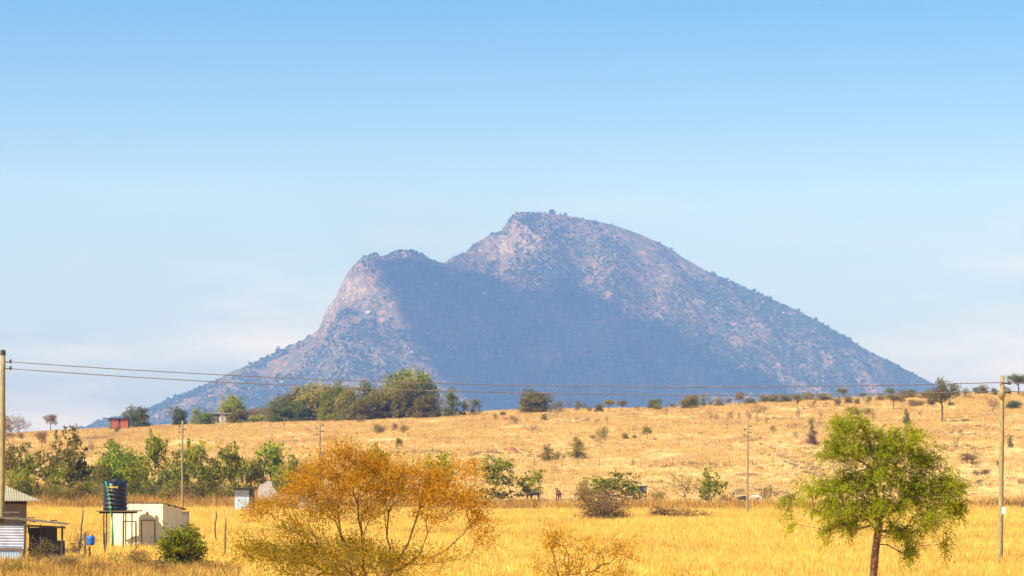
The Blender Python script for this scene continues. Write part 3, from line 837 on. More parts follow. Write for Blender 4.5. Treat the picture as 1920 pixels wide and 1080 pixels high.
# --- plants one can tell apart
for a in [
    (1001, 731, 774, 54, 'dome', 'olive', 'bush', 'large dense dome-shaped olive bush beside the leaning stakes on the rise', 'bush'),
    (1045, 751, 775, 30, 'thorn', 'olive', 'bush', 'ragged bush right behind the leaning stakes on the rise', 'bush'),
    (1142, 749, 773, 19, 'umbrella', 'olive', 'small_tree', 'little mushroom-shaped tree on a thin stem on the rise', 'tree'),
    (1228, 748, 767, 23, 'dome', 'dark', 'bush', 'dark green bush on the crest below the low wire', 'bush'),
    (1294, 741, 767, 32, 'dome', 'olive', 'bush', 'broad brownish olive bush on the crest, next to a slim upright tree', 'bush'),
    (965, 779, 796, 19, 'thorn', 'brown', 'bush', 'brown bush growing on the low red earth mound', 'bush'),
    (1128, 799, 832, 24, 'thorn', 'olive', 'bush', 'upright olive bush with a smaller one at its foot on the bare slope', 'bush'),
    (1028, 832, 865, 24, 'pointed', 'olive', 'bush', 'dark pointed thorn bush, tallest of three close together', 'bush'),
    (1080, 820, 861, 34, 'pointed', 'olive', 'bush', 'large cone-shaped bush standing by itself mid slope', 'bush'),
    (1522, 797, 836, 19, 'pointed', 'dry', 'bush', 'slim grey bush beside a red earth patch, by the acacia crown', 'bush'),
    (1767, 711, 791, 56, 'umbrella', 'olive', 'acacia_tree', 'tall grey-brown acacia with forked trunk breaking the skyline', 'tree'),
    (1745, 749, 763, 12, 'umbrella', 'olive', 'small_tree', 'tiny flat-topped tree beside the forked acacia', 'tree'),
    (1783, 754, 761, 11, 'dome', 'dark', 'bush', 'small dark round bush beside the trunk of the forked acacia', 'bush'),
    (1910, 701, 742, 38, 'umbrella', 'dark', 'tree', 'dark spreading tree on the crest past the tall pole', 'tree'),
    (1716, 749, 762, 28, 'low', 'brown', 'bush', 'wide low brown bush under the crest near the forked acacia', 'bush'),
    (1899, 751, 767, 24, 'dome', 'dark', 'bush', 'compact dark green bush just past the tall pole', 'bush'),
    (1610, 762, 778, 44, 'low', 'olive', 'bush', 'low wide bush behind the top of the green acacia', 'bush'),
    (1822, 846, 876, 40, 'thorn', 'brown', 'bush', 'wide purplish brown twiggy bush on the slope beside the tall pole', 'bush'),
    (1840, 880, 891, 28, 'low', 'dry', 'bush', 'flat grey bush below the wide brown one', 'bush'),
    (710, 795, 813, 23, 'low', 'olive', 'bush', 'low olive bush in the grass below the tree clump', 'bush'),
    (95, 777, 807, 22, 'umbrella', 'brown', 'small_tree', 'lone small tree with a thin trunk on the far crest', 'tree'),
    (35, 777, 813, 44, 'bare', 'brown', 'bare_tree', 'half bare spreading tree on the crest beside the leaning pole', 'tree'),
    (2, 774, 835, 44, 'thorn', 'brown', 'tree', 'brown tree on the crest behind the leaning pole', 'tree'),
    (242, 760, 803, 24, 'open', 'dark', 'tree', 'thin dark tree right behind the red hut', 'tree'),
    (262, 764, 802, 36, 'dome', 'dark', 'tree', 'rounded dark green tree beside the red hut', 'tree'),
    (323, 760, 798, 24, 'bare', 'dry', 'bare_tree', 'bare grey tree touching a leafy one on the crest', 'tree'),
    (336, 765, 798, 24, 'dome', 'dark', 'tree', 'small leafy tree touching a bare grey one on the crest', 'tree'),
    (370, 764, 797, 24, 'pointed', 'green', 'tree', 'pointed green tree beside the low pale building', 'tree'),
    (385, 774, 797, 30, 'dome', 'bright', 'bush', 'bright green bush at the corner of the low pale building', 'bush'),
    (437, 743, 793, 48, 'dome', 'green', 'tree', 'round yellow-green tree behind the low pale building', 'tree'),
    (388, 760, 790, 14, 'bare', 'dry', 'bare_tree', 'thin bare tree sticking up behind the low pale building', 'tree'),
    # the clump on the crest
    (472, 765, 791, 44, 'thorn', 'brown', 'bush', 'brown thicket between the round tree and the big clump', 'bush'),
    (508, 752, 791, 52, 'thorn', 'olive', 'bush', 'olive brown thicket at the low end of the tree clump', 'bush'),
    (480, 778, 793, 30, 'dome', 'green', 'bush', 'low green bush in front of the brown thicket', 'bush'),
    (548, 734, 790, 50, 'dome', 'olive', 'tree', 'sloping olive tree at the low end of the clump', 'tree'),
    (596, 721, 789, 82, 'dome', 'olive', 'tree', 'broad olive domed tree in the clump', 'tree'),
    (566, 760, 791, 36, 'dome', 'dark', 'bush', 'dark green bush at the foot of the broad domed tree', 'bush'),
    (576, 742, 790, 34, 'dome', 'bright', 'tree', 'fresh green young tree before the broad domed tree', 'tree'),
    (637, 719, 788, 36, 'dome', 'green', 'tree', 'upright green tree beside the broad domed tree', 'tree'),
    (614, 748, 788, 36, 'leafy', 'grey', 'tree', 'grey-leaved tree standing before the domed and upright trees', 'tree'),
    (661, 738, 787, 32, 'thorn', 'brown', 'tree', 'brownish tree above the grey roof in the clump', 'tree'),
    (686, 715, 786, 40, 'leafy', 'grey', 'tree', 'tall grey-green tree behind the grey roof', 'tree'),
    (722, 713, 784, 38, 'leafy', 'grey', 'tree', 'pale silvery tree next to the tallest tree of the clump', 'tree'),
    (770, 696, 783, 84, 'dome', 'green', 'tree', 'tallest and widest yellow-green tree of the clump', 'tree'),
    (734, 738, 785, 40, 'dome', 'olive', 'tree', 'olive tree at the foot of the pale silvery tree', 'tree'),
    (778, 733, 784, 62, 'bare', 'brown', 'bare_tree', 'wide bare brown tree in front of the tallest tree', 'tree'),
    (806, 712, 782, 30, 'leafy', 'grey', 'tree', 'pale leafy tree at the flank of the tallest tree', 'tree'),
    (824, 728, 781, 26, 'bare', 'dry', 'bare_tree', 'slim pale bare tree at the end of the clump', 'tree'),
    (848, 727, 781, 34, 'pointed', 'dark', 'tree', 'dark cone-shaped tree ending the clump', 'tree'),
    (871, 749, 780, 17, 'leafy', 'grey', 'tree', 'small pale tree just past the dark cone-shaped tree', 'tree'),
    (891, 747, 779, 22, 'leafy', 'grey', 'tree', 'last small pale tree past the end of the clump', 'tree'),
    (700, 770, 788, 26, 'thorn', 'brown', 'bush', 'brown bush in front of the dark doorway in the clump', 'bush'),
    (652, 768, 789, 34, 'dome', 'dark', 'bush', 'dark low bush before the grey roof', 'bush'),
    (624, 770, 789, 28, 'thorn', 'brown', 'bush', 'brown low bush beside the dark low bush in the clump', 'bush'),
    (722, 768, 785, 26, 'dome', 'dark', 'bush', 'dark green low bush beneath the olive tree of the clump', 'bush'),
    (756, 766, 784, 26, 'dome', 'dark', 'bush', 'dark green low bush under the bare brown tree', 'bush'),
    (546, 770, 791, 30, 'thorn', 'brown', 'bush', 'brown low bush below the sloping olive tree', 'bush'),
    (520, 762, 792, 44, 'dome', 'olive', 'bush', 'olive bush at the foot of the sloping olive tree', 'bush'),
    (650, 726, 789, 40, 'dome', 'olive', 'tree', 'olive tree between the upright tree and the grey-green one', 'tree'),
    (704, 732, 787, 40, 'dome', 'olive', 'tree', 'olive tree under the pale silvery tree', 'tree'),
    (800, 738, 784, 44, 'dome', 'olive', 'tree', 'olive tree before the pale tree at the flank of the tallest', 'tree'),
    (750, 712, 785, 50, 'dome', 'olive', 'tree', 'olive tree leaning on the tallest tree', 'tree'),
    (678, 744, 789, 46, 'dome', 'olive', 'tree', 'low olive tree just behind the grey roof', 'tree'),
    (622, 736, 790, 46, 'dome', 'green', 'tree', 'green tree filling the gap beside the upright tree', 'tree'),
    (530, 750, 792, 44, 'dome', 'dark', 'tree', 'dark tree between the olive thicket and sloping olive tree', 'tree'),
    (448, 768, 794, 34, 'dome', 'olive', 'bush', 'olive bush at the foot of the round yellow-green tree', 'bush'),
]: plant(*a)

# --- the belt of trees behind the yard and along the field
for a in [
    (18, 832, 934, 62, 'open', 'olive', 'tree', 'thin olive tree behind the leaning pole', 'tree'),
    (60, 852, 938, 58, 'leafy', 'green', 'tree', 'green leafy tree in the belt above the house roof', 'tree'),
    (129, 801, 940, 76, 'open', 'olive', 'tree', 'tallest open-crowned tree of the belt, brownish leaf tips', 'tree'),
    (95, 868, 938, 46, 'leafy', 'green', 'tree', 'low leafy tree at the foot of the tallest open tree', 'tree'),
    (160, 870, 940, 52, 'leafy', 'dark', 'tree', 'dark leafy tree beside the tallest open tree', 'tree'),
    (222, 838, 936, 92, 'dome', 'bright', 'tree', 'bright green dome-shaped tree behind the black water tank', 'tree'),
    (292, 813, 940, 48, 'leafy', 'green', 'tree', 'narrow tall leafy tree above the white hut', 'tree'),
    (262, 866, 940, 48, 'leafy', 'green', 'tree', 'leafy tree squeezed between the dome and the narrow tall tree', 'tree'),
    (318, 868, 942, 44, 'leafy', 'dark', 'tree', 'dark leafy tree beside the thin pole of the belt', 'tree'),
    (366, 826, 940, 60, 'leafy', 'green', 'tree', 'leafy tree with a spiky top just past the thin pole', 'tree'),
    (398, 862, 938, 46, 'open', 'olive', 'tree', 'sparse olive tree in the gap of the belt', 'tree'),
    (428, 833, 942, 54, 'leafy', 'green', 'tree', 'leafy tree with upright twin tops beside the blue iron hut', 'tree'),
    (470, 862, 930, 44, 'leafy', 'green', 'tree', 'leafy tree right behind the blue iron hut', 'tree'),
    (511, 830, 924, 74, 'leafy', 'bright', 'tree', 'dense fresh green tree above the broken pale wall', 'tree'),
    (553, 854, 928, 40, 'leafy', 'olive', 'tree', 'olive leafy tree beside the orange thorn tree', 'tree'),
    (706, 833, 930, 46, 'leafy', 'bright', 'tree', 'green tree peeping over the orange thorn tree', 'tree'),
    (818, 850, 934, 66, 'leafy', 'bright', 'tree', 'green tree half hidden behind the orange thorn tree', 'tree'),
    (934, 858, 942, 80, 'leafy', 'green', 'tree', 'broad green tree beside the grazing dark cow', 'tree'),
    (998, 879, 940, 48, 'open', 'green', 'tree', 'small open green tree over the grazing dark cow', 'tree'),
    (1148, 886, 946, 84, 'open', 'green', 'bush', 'wide thin-leaved green bush behind the brown thicket', 'bush'),
    (1188, 908, 944, 36, 'leafy', 'bright', 'bush', 'green bush below the grey water box', 'bush'),
    (1098, 898, 950, 30, 'thorn', 'olive', 'bush', 'upright olive bush at the edge of the brown thicket', 'bush'),
    (1131, 912, 980, 104, 'thorn', 'brown', 'bush', 'big reddish brown thicket on bare red soil', 'bush'),
    (1128, 940, 982, 90, 'low', 'brown', 'bush', 'low brown scrub filling the foot of the big thicket', 'bush'),
    (1286, 884, 944, 60, 'bare', 'olive', 'bush', 'bare spindly bush beside the small green tree', 'bush'),
    (1334, 878, 950, 46, 'open', 'green', 'tree', 'small green tree standing among the resting cattle', 'tree'),
    (1272, 950, 977, 92, 'low', 'brown', 'bush', 'flat brown bush lying low in the yellow field', 'bush'),
    (1232, 918, 946, 30, 'thorn', 'olive', 'bush', 'small yellowish bush beside the grey water box', 'bush'),
    (1440, 905, 950, 40, 'bare', 'brown', 'bush', 'bare brown bush just past the slim pole in the field', 'bush'),
    (30, 880, 945, 50, 'thorn', 'green', 'bush', 'scrubby green bush just above the house roof', 'bush'),
    (345, 905, 945, 40, 'thorn', 'brown', 'bush', 'dry brown bush at the foot of the thin pole', 'bush'),
    (408, 908, 946, 40, 'thorn', 'olive', 'bush', 'dry olive bush beside the blue iron hut', 'bush'),
    (200, 905, 946, 56, 'thorn', 'olive', 'bush', 'olive bush right behind the black water tank', 'bush'),
    (110, 908, 948, 60, 'thorn', 'olive', 'bush', 'tangled olive bush below the tallest open tree', 'bush'),
    (285, 906, 944, 50, 'thorn', 'dark', 'bush', 'dark tangled bush behind the white hut roof', 'bush'),
    (42, 872, 944, 30, 'open', 'green', 'sapling', 'thin sapling just above the house roof', 'tree'),
    (112, 866, 944, 34, 'open', 'green', 'sapling', 'yellow-green sapling at the foot of the tallest open tree', 'tree'),
    (190, 868, 944, 32, 'open', 'olive', 'sapling', 'olive sapling between the tallest open tree and the green dome', 'tree'),
    (248, 852, 944, 36, 'open', 'green', 'sapling', 'loose sapling leaning out of the bright green dome', 'tree'),
    (338, 846, 944, 40, 'open', 'green', 'sapling', 'pale leafy sapling right behind the thin pole', 'tree'),
    (384, 858, 946, 36, 'open', 'green', 'sapling', 'pale leafy sapling between the spiky topped and twin topped trees', 'tree'),
    (446, 862, 940, 34, 'open', 'green', 'sapling', 'yellow-green sapling over the pale blue hut', 'tree'),
    (486, 858, 940, 34, 'open', 'olive', 'sapling', 'thin sapling before the dense fresh green tree', 'tree'),
    (536, 866, 940, 40, 'open', 'green', 'sapling', 'loose sapling next to the broken pale wall', 'tree'),
    (580, 872, 944, 40, 'open', 'olive', 'sapling', 'olive sapling behind the edge of the orange thorn tree', 'tree'),
    (316, 905, 950, 34, 'open', 'olive', 'weed_bush', 'loose yellowish weed bush above the white hut roof', 'bush'),
    (372, 902, 950, 44, 'open', 'olive', 'weed_bush', 'loose weed bush past the white hut', 'bush'),
    (142, 900, 950, 44, 'open', 'olive', 'weed_bush', 'loose weed bush between the house and the black tank', 'bush'),
    # in the yard
    (342, 986, 1074, 84, 'dome', 'green', 'bush', 'dense rounded green bush at the corner of the white hut', 'bush'),
    (80, 1006, 1076, 60, 'bare', 'olive', 'thorn_bush', 'straggly bare thorn bush before the dark shed wall', 'bush'),
    (215, 1030, 1078, 60, 'bare', 'olive', 'bush', 'low twiggy weed bush under the tank stand', 'bush'),
    (258, 1025, 1079, 46, 'thorn', 'brown', 'bush', 'brown weedy bush before the white hut door', 'bush'),
    (120, 1040, 1082, 50, 'thorn', 'brown', 'weed_bush', 'brown weeds at the foot of the dark lean-to wall', 'bush'),
    (185, 1046, 1086, 46, 'bare', 'brown', 'weed_bush', 'dry brown weeds just below the blue drum', 'bush'),
    (298, 1046, 1086, 54, 'thorn', 'brown', 'weed_bush', 'brown weeds in front of the rounded green yard bush', 'bush'),
    (24, 1050, 1090, 56, 'thorn', 'olive', 'weed_bush', 'olive weeds before the corrugated iron sheets', 'bush'),
    (392, 1046, 1084, 44, 'bare', 'brown', 'weed_bush', 'thin brown weeds beside the straight dark fence post', 'bush'),
    (155, 990, 1060, 44, 'bare', 'dry', 'bush', 'bare leaning bush beside the blue drum', 'bush'),
]: plant(*a)

# --- the three near trees
def near_tree(px, D, name, label, wood_leaf, barkmat, leafmat):
    x = (px - 960) / F * D
    t = thing(name, label, 'tree', (x, D, float(gz(x, D)) - 0.03))
    obj('trunk', wood_leaf[0], M[barkmat], t)
    obj('crown', wood_leaf[1], M[leafmat], t)
    return t

def px_lobes(rows, px0, D):
    z0 = float(gz((px0 - 960) / F * D, D)) - 0.03
    k = D / F
    return [((cx - px0) * k, dy, CAMZ + (HY - cy) * k - z0, rx * k, ry, rz * k, w, t) for cx, cy, rx, rz, dy, ry, w, t in rows]

# (px, py, half width px, half height px, depth offset m, half depth m, weight, tint)
L = px_lobes([(cx, cy, rx, rz, dy, ry, rx * rz / 900., t) for cx, cy, rx, rz, dy, ry, t in (
    (1600, 800, 42, 24, 0, .5, .6), (1578, 848, 40, 32, -.3, .5, .5), (1652, 836, 46, 34, .2, .7, .55), (1698, 818, 30, 22, -.3, .4, .65), (1722, 862, 50, 32, .2, .7, .5),
    (1772, 915, 34, 36, 0, .5, .55), (1718, 920, 52, 34, .3, .8, .45), (1650, 892, 54, 36, -.2, .8, .4), (1597, 908, 52, 28, .2, .7, .5), (1530, 913, 46, 15, .1, .4, .7),
    (1490, 938, 26, 11, .1, .3, .7), (1562, 952, 48, 17, -.2, .6, .55), (1650, 955, 72, 27, 0, 1.0, .4), (1742, 968, 46, 25, -.2, .7, .5), (1692, 1000, 40, 16, .2, .6, .45), (1602, 985, 32, 13, .3, .5, .5), (1790, 955, 20, 26, .2, .3, .6), (1490, 982, 10, 26, .1, .2, .7), (1556, 995, 10, 24, 0, .2, .6), (1700, 1030, 14, 24, .1, .2, .5), (1768, 1018, 12, 24, .1, .2, .5))], 1636, 60)
near_tree(1636, 60, 'acacia_tree', 'green feathery acacia with drooping twigs and a slim reddish trunk',
          tree(11, L, 760, [(0, 0, 0), (.02, .02, .7), (-.02, 0, 1.4), (.0, 0, 2.2), (.06, .02, 2.9), (.11, 0, 3.3)], .078, 18, .05, (.052, .018), seg=.26,
               sprig=(7, .27, .5), shell=.58, sides=8, minr=.006), 'bark_red', 'acacia')
L = px_lobes([(cx, cy, rx, rz, dy, ry, w, t) for cx, cy, rx, rz, dy, ry, w, t in (
    (648, 856, 34, 10, 0, .3, .7, .85), (612, 882, 40, 14, -.2, .4, .8, .8), (690, 880, 45, 14, .2, .4, 1.0, .85), (752, 890, 48, 14, -.1, .5, 1.0, .85), (812, 900, 44, 13, .2, .4, .8, .9),
    (872, 880, 26, 7, -.2, .2, .3, .95), (576, 912, 44, 12, 0, .5, .8, .75), (650, 915, 60, 16, -.2, .6, 1.3, .75), (730, 926, 62, 17, .2, .7, 1.5, .78), (812, 932, 58, 15, -.1, .6, 1.2, .85),
    (872, 938, 36, 12, .1, .4, .6, .85), (530, 944, 40, 10, .1, .4, .5, .7), (490, 962, 26, 7, .1, .3, .25, .7), (610, 958, 55, 11, .1, .6, .7, .6), (690, 968, 50, 10, 0, .6, .5, .6),
    (800, 972, 50, 10, 0, .5, .35, .75), (888, 978, 28, 12, .1, .3, .3, .85), (560, 998, 60, 12, 0, .6, .5, .35), (490, 1030, 50, 14, -.2, .5, .8, .2), (570, 1045, 70, 20, .1, .8, 1.6, .2),
    (660, 1040, 70, 20, -.1, .8, 1.5, .3), (740, 1058, 64, 20, .1, .8, 1.2, .38), (820, 1050, 50, 14, 0, .5, .4, .55), (898, 1012, 20, 20, 0, .2, .15, .8), (640, 1075, 130, 14, 0, .9, 1.2, .25))], 690, 45)
near_tree(690, 45, 'thorn_tree', 'wide orange-brown thorn tree with fine leaf, greener low down',
          tree(23, L, 900, [(0, 0, 0), (-.03, 0, .3), (.02, 0, .6)], .055, 11, .08, (.052, .015), seg=.22,
               sprig=(6, .33, .15), shell=.6, sides=7, cling=.62, minr=.004), 'twig', 'orange')
L = px_lobes([(1040, 1018, 24, 26, 0, .3, 1, .7), (1095, 1030, 70, 22, .1, .5, 1, .85), (1160, 1035, 45, 26, 0, .4, .8, .8), (1060, 1070, 70, 26, 0, .6, 1.3, .6), (1150, 1085, 60, 22, 0, .5, .8, .6)], 1080, 45)
near_tree(1080, 45, 'thorn_bush', 'sparse bare-twigged thorn bush in the yellow field, few orange leaves',
          tree(31, L, 190, [(0, 0, 0), (.02, 0, .5), (-.03, 0, 1.1), (0, 0, 1.7)], .035, 10, .05, (.045, .015), seg=.2, sprig=(3, .24, .15), shell=.5, cling=.2, minr=.005), 'twig', 'orange')
L = px_lobes([(1275, 1085, 50, 18, 0, .4, 1, .8), (1320, 1095, 40, 18, 0, .4, 1, .8)], 1290, 45)
near_tree(1290, 45, 'thorn_bush', 'top of a low twiggy thorn bush, lowest of the bare bushes in the field',
          tree(37, L, 34, [(0, 0, 0), (.02, 0, .5), (-.02, 0, 1.2)], .03, 8, .05, (.05, .016), seg=.2, sprig=(2, .22, .15), shell=.5, minr=.005), 'twig', 'orange')

# ------------------------------------------------------------------ woods and boulders on the mountain
def clump_mesh(seed, n=26):
    r = np.random.default_rng(seed)
    d = r.normal(0, 1, (n, 3))
    d /= np.linalg.norm(d, axis=1, keepdims=True)
    c = d * r.uniform(.45, 1, (n, 1)) * np.array([.62, .62, .5]) + np.array([0, 0, .5])
    V, Q = leaf_quads(c, .75, .55, r, up=.7)
    return mesh('tree_clump', V, [Q], {'tint': np.repeat(r.uniform(0, 1, n), 4)})

def rock_mesh(seed):
    r = np.random.default_rng(seed)
    V, Qs = [], []
    prof = [(.0, -.3), (.8, -.2), (1, .2), (.75, .7), (.0, .9)]
    k = 7
    for rr, z in prof:
        for j in range(k):
            a = j / k * 6.283
            q = r.uniform(.7, 1.15)
            V.append((math.cos(a) * rr * q, math.sin(a) * rr * q, z + r.normal(0, .08)))
    for i in range(len(prof) - 1):
        for j in range(k):
            Qs.append((i * k + j, i * k + (j + 1) % k, (i + 1) * k + (j + 1) % k, (i + 1) * k + j))
    return mesh('boulder', V, [np.array(Qs)])

M['hill_wood'] = foliage('mountain_trees', (0.034, 0.056, 0.020), (0.095, 0.12, 0.045), trans=.15, per_object=.45)
M['boulder'] = plain('pale_boulder', (0.40, 0.31, 0.25), (0.25, 0.17, 0.13), .3, .95)
n = 260000
x, Y = KM * rng.uniform(-860, 900, n), KM * rng.uniform(4150, 5235, n)
z = mz(x, Y)
dens = 0.50 + 1.8 * fbm(x / 130, Y / 190, 91, 5, .6) + 0.25 * sstep(300, 450, z / KM)
keep = (z > 55) & (rock_mask(x / KM, z / KM) < rng.uniform(.25, 1.6, n)) & (dens > rng.uniform(0, 1, n))
x, Y, z = x[keep], Y[keep], z[keep]
scatter('mountain_woodland', np.stack([x, Y, z - .4], 1), np.exp(rng.normal(1.0, .5, len(x))), [clump_mesh(s) for s in range(6)], M['hill_wood'], 11)
n = 9000
x, Y = KM * rng.uniform(-600, 800, n), KM * rng.uniform(4300, 5230, n)
z = mz(x, Y)
keep = (z > 70) & ((rock_mask(x / KM, z / KM) > rng.uniform(.1, 1.2, n)) | (rng.uniform(0, 1, n) < .045 + .12 * (fbm(x / 60, Y / 60, 95, 3) > .3)))
x, Y, z = x[keep], Y[keep], z[keep]
scatter('mountain_boulders', np.stack([x, Y, z], 1), np.exp(rng.normal(.95, .5, len(x))), [rock_mesh(s) for s in range(5)], M['boulder'], 12, tilt=.3)

# ------------------------------------------------------------------ poles and wires
def pole(px, ytop, ybase, r, label, mat, lean=0.0, D=None, arms=(), group=None, cap=False):
    if D is None: x, D, z = at(px, ybase)
    else: x = (px - 960) / F * D; z = float(gz(x, D))
    h = CAMZ + (HY - ytop) / F * D - z
    t = thing('power_pole', label, 'pole', (x, D, z - .1), 0, group)
    r_ = np.random.default_rng(int(px) + 3)
    zz = np.linspace(0, h + .1, 12)
    wob = np.cumsum(r_.normal(0, .012, (12, 2)), 0)
    Pp = np.stack([wob[:, 0] + lean * zz, wob[:, 1], zz], 1)
    obj('shaft', MB().tube(Pp, np.linspace(r * 1.12, r * .86, 12), 12).mesh('shaft', True), M[mat], t)
    top = Pp[-1]
    if cap:
        obj('cap', MB().lathe([(0, .16), (r * .95, .12), (r * .98, -.10), (0, -.10)], 12, top).mesh('cap'), M['dark_metal'], t)
    for dz, side in arms:
        b = top + np.array([0, 0, -dz])
        br = obj('bracket', MB().tube([b + (side * r * .6, 0, 0), b + (side * (r + .16), -.02, 0)], .03, 6).mesh('bracket'), M['dark_metal'], t)
        obj('insulator', MB().lathe([(0, -.09), (.05, -.07), (.075, -.02), (.05, .02), (.07, .05), (.03, .1), (0, .1)], 10, b + (side * (r + .22), -.02, .02)).mesh('insulator', True), M['dark_wall'], br)
    return t, (x, D, z, h)

pole(2, 662, 1020, .13, 'weathered wooden power pole leaning beside the iron roofed house, two wires', 'pole', lean=.012, D=133, arms=((.42, 1), (.73, 1)), cap=True)
pr, prd = pole(1876, 704, 1062, .118, 'tall pale wooden power pole with a white tag, past the green acacia', 'pole', lean=.006, D=133, arms=((.38, 1), (.8, 1)))
xw, Dw, zw, hw = prd
obj('tag', MB().box(((1881 - 1876) / F * Dw, -.142, CAMZ + (HY - 957) / F * Dw - zw + .1), (.17, .02, .33)).mesh('tag'), M['whitepaint'], pr)
obj('knot', MB().lathe([(0, -.3), (.14, -.2), (.19, 0), (.15, .18), (0, .25)], 9, (.05, -.02, hw - .75)).mesh('knot', True), M['pole'], pr)
for px_, yt, yb, lab in ((1402, 795, 968, 'slim bare pole standing at the edge of the yellow field'),
                         (342, 789, 965, 'slim pole rising out of the belt of trees'),
                         (599, 793, 966, 'slim pole with a meter box behind the orange thorn tree')):
    t_, (a_, b_, c_, h_) = pole(px_, yt, yb, .10, lab, 'pole_far', D=282, arms=((.25, 1), (.55, -1), (.85, 1), (1.15, -1)))
    if px_ == 599:
        for zb in (6.2, 5.4):
            obj('meter_box', MB().box((.35, -.1, h_ - (h_ - zb + 0) + 0), (.55, .3, .36)).mesh('meter_box'), M['mud'], t_)
D2_ = 700
t_, _ = pole(417, 740, 792, .13, 'thin pale mast beside the low pale building', 'pole', D=790)

def wire(pts, r, label):
    (x0, D0, z0), (x1, D1, z1), sag = pts
    u = np.linspace(0, 1, 40)
    Pw = np.stack([x0 + (x1 - x0) * u, D0 + (D1 - D0) * u, z0 + (z1 - z0) * u - 4 * sag * u * (1 - u)], 1)
    return Pw

# a further pole of the line stands out of the picture to the right
pe, ped = pole(3720, 708, 1062, .13, 'next wooden power pole of the line beyond the tall tagged one', 'pole', D=136, arms=((.38, 1), (.8, 1)))
for (a, b, c_, lab) in (((20, 678.5), (1879, 717), 724, 'upper of two wires strung between the wooden poles'), ((22, 691.5), (1881, 733), 740, 'lower of two wires strung between the wooden poles')):
    A0, B0 = P(a[0], a[1], 132.9), P(b[0], b[1], 132.9)
    C0 = P(3720, c_, 135.9)
    p1 = wire((A0, B0, .60), .02, lab)
    p2 = wire((B0, C0, .60), .02, lab)
    w_ = obj('power_wire', MB().tube(np.concatenate([p1, p2[1:]]), .021, 5).mesh('power_wire', True), M['wire'])
    tag(w_, lab, 'wire')

# ------------------------------------------------------------------ yard: house, lean-to, tank, hut
# house with a hipped iron roof
hD = 142.0
c0 = P(50, 940, hD)                                  # wall corner under the eave
ho = thing('house', 'mud walled house with hipped grey-tan iron roof behind the lean-to', 'house', (c0[0], hD, 0), R(13))
we = c0[2] + .05
obj('wall', MB().box((-3.1, 3.1, we / 2 - .1), (6.2, 6.2, we + .2)).mesh('wall'), M['mud'], ho)
ov, rise = .66, 1.62
ex0, ex1, ey0, ey1 = -6.2 - ov, ov, -ov, 6.2 + ov
ap = np.array([-3.1, 3.1, we + rise])
crn = [np.array(q + (we,)) for q in ((ex0, ey0), (ex1, ey0), (ex1, ey1), (ex0, ey1))]
for i in range(4):
    a, b = crn[i], crn[(i + 1) % 4]
    n_ = 60                                          # ribs run from eave to apex side
    mb = MB()
    e = b - a
    nrm = np.cross(e, ap - a); nrm /= np.linalg.norm(nrm)
    Vv, Qq = [], []
    for k in range(n_ * 2 + 1):
        u = k / (n_ * 2)
        base = a + e * u
        s = 1 - abs(2 * u - 1)
        top_ = a + e * u + (ap - (a + b) / 2) * s
        off = nrm * (.012 if k % 2 else -.012)
        Vv += [base + off, top_ + off * (1 if s > 0 else 0), base + off - (0, 0, .03)]
    for k in range(n_ * 2):
        Qq += [(3 * k, 3 * k + 3, 3 * k + 4, 3 * k + 1), (3 * k + 2, 3 * k + 5, 3 * k + 3, 3 * k)]
    obj('roof_slope', mb.add(Vv, Qq).mesh('roof_slope'), M['roof'], ho)
for k in range(4):
    obj('rafter_end', MB().box((-.35 - k * 1.2, -.32, we - .09), (.08, .5, .12)).mesh('rafter_end'), M['dark_wood'], ho)
obj('wall_plate', MB().box((-3.1, -.03, we - .12), (6.22, .1, .14)).mesh('wall_plate'), M['dark_wood'], ho)

# lean-to of old sheets in front of the house
lD = 132.0
l0 = P(0, 1064, lD)
le = thing('lean_to_shed', 'lean-to shed of corrugated iron and dark boards with rough flat roof', 'shed', (l0[0], lD, 0))
k = lD / F
def lp(px, py, dy=0.0):
    q = P(px, py, lD)
    return np.array([q[0] - l0[0], dy, q[2]])
# roof sheets, a little uneven
for i, (a, b, ya, yb, dy) in enumerate(((-90, 34, 962, 974, .0), (20, 66, 971, 979, .05), (52, 96, 976, 981, -.03), (84, 125, 980, 984.5, .02))):
    A_, B_ = lp(a, ya), lp(b, yb)
    mb = MB()
    wv = B_ - A_
    mb.sheet(A_ + (0, -.35 + dy, .012 * i), wv, np.array([0, 1.7, .02]), np.array([0, -.01, 1]), max(3, int(np.linalg.norm(wv) / .14)), .018)
    obj('roof_sheet', mb.mesh('roof_sheet'), M['roof_rust'], le)
for i, (px_, py_, w_) in enumerate(((20, 963, 30), (55, 973, 16), (99, 978, 12))):
    obj('roof_plank', MB().box(lp(px_, py_) + (0, .35, .05), (w_ * k, .22, .05), jit=.01, seed=i).mesh('roof_plank'), M['wood'], le)
obj('eave_beam', MB().tube([lp(-90, 975) + (0, -.2, -.1), lp(124, 989) + (0, -.2, 0)], .05, 7).mesh('eave_beam'), M['dark_wood'], le)
mb = MB()
zt, zb = lp(0, 982)[2], lp(0, 1029)[2]
mb.sheet(lp(-70, 1029, -.30), np.array([0, .10, zt - zb]), np.array([(47 + 70) * k, 0, -.02]), np.array([0, -1, .08]), 9, .03)
obj('iron_sheet', mb.mesh('iron_sheet'), M['iron'], le)
mb = MB()
mb.sheet(lp(-70, 1070, -.34), np.array([(41 + 70) * k, 0, 0]), np.array([0, 0, lp(0, 1027)[2] - lp(0, 1070)[2]]), np.array([0, -1, 0]), 36, .014)
obj('lower_iron_sheet', mb.mesh('lower_iron_sheet'), M['iron_blue'], le)
obj('rail', MB().box(lp(-12, 1028, -.40), ((42 + 70) * k, .05, .07)).mesh('rail'), M['wood'], le)
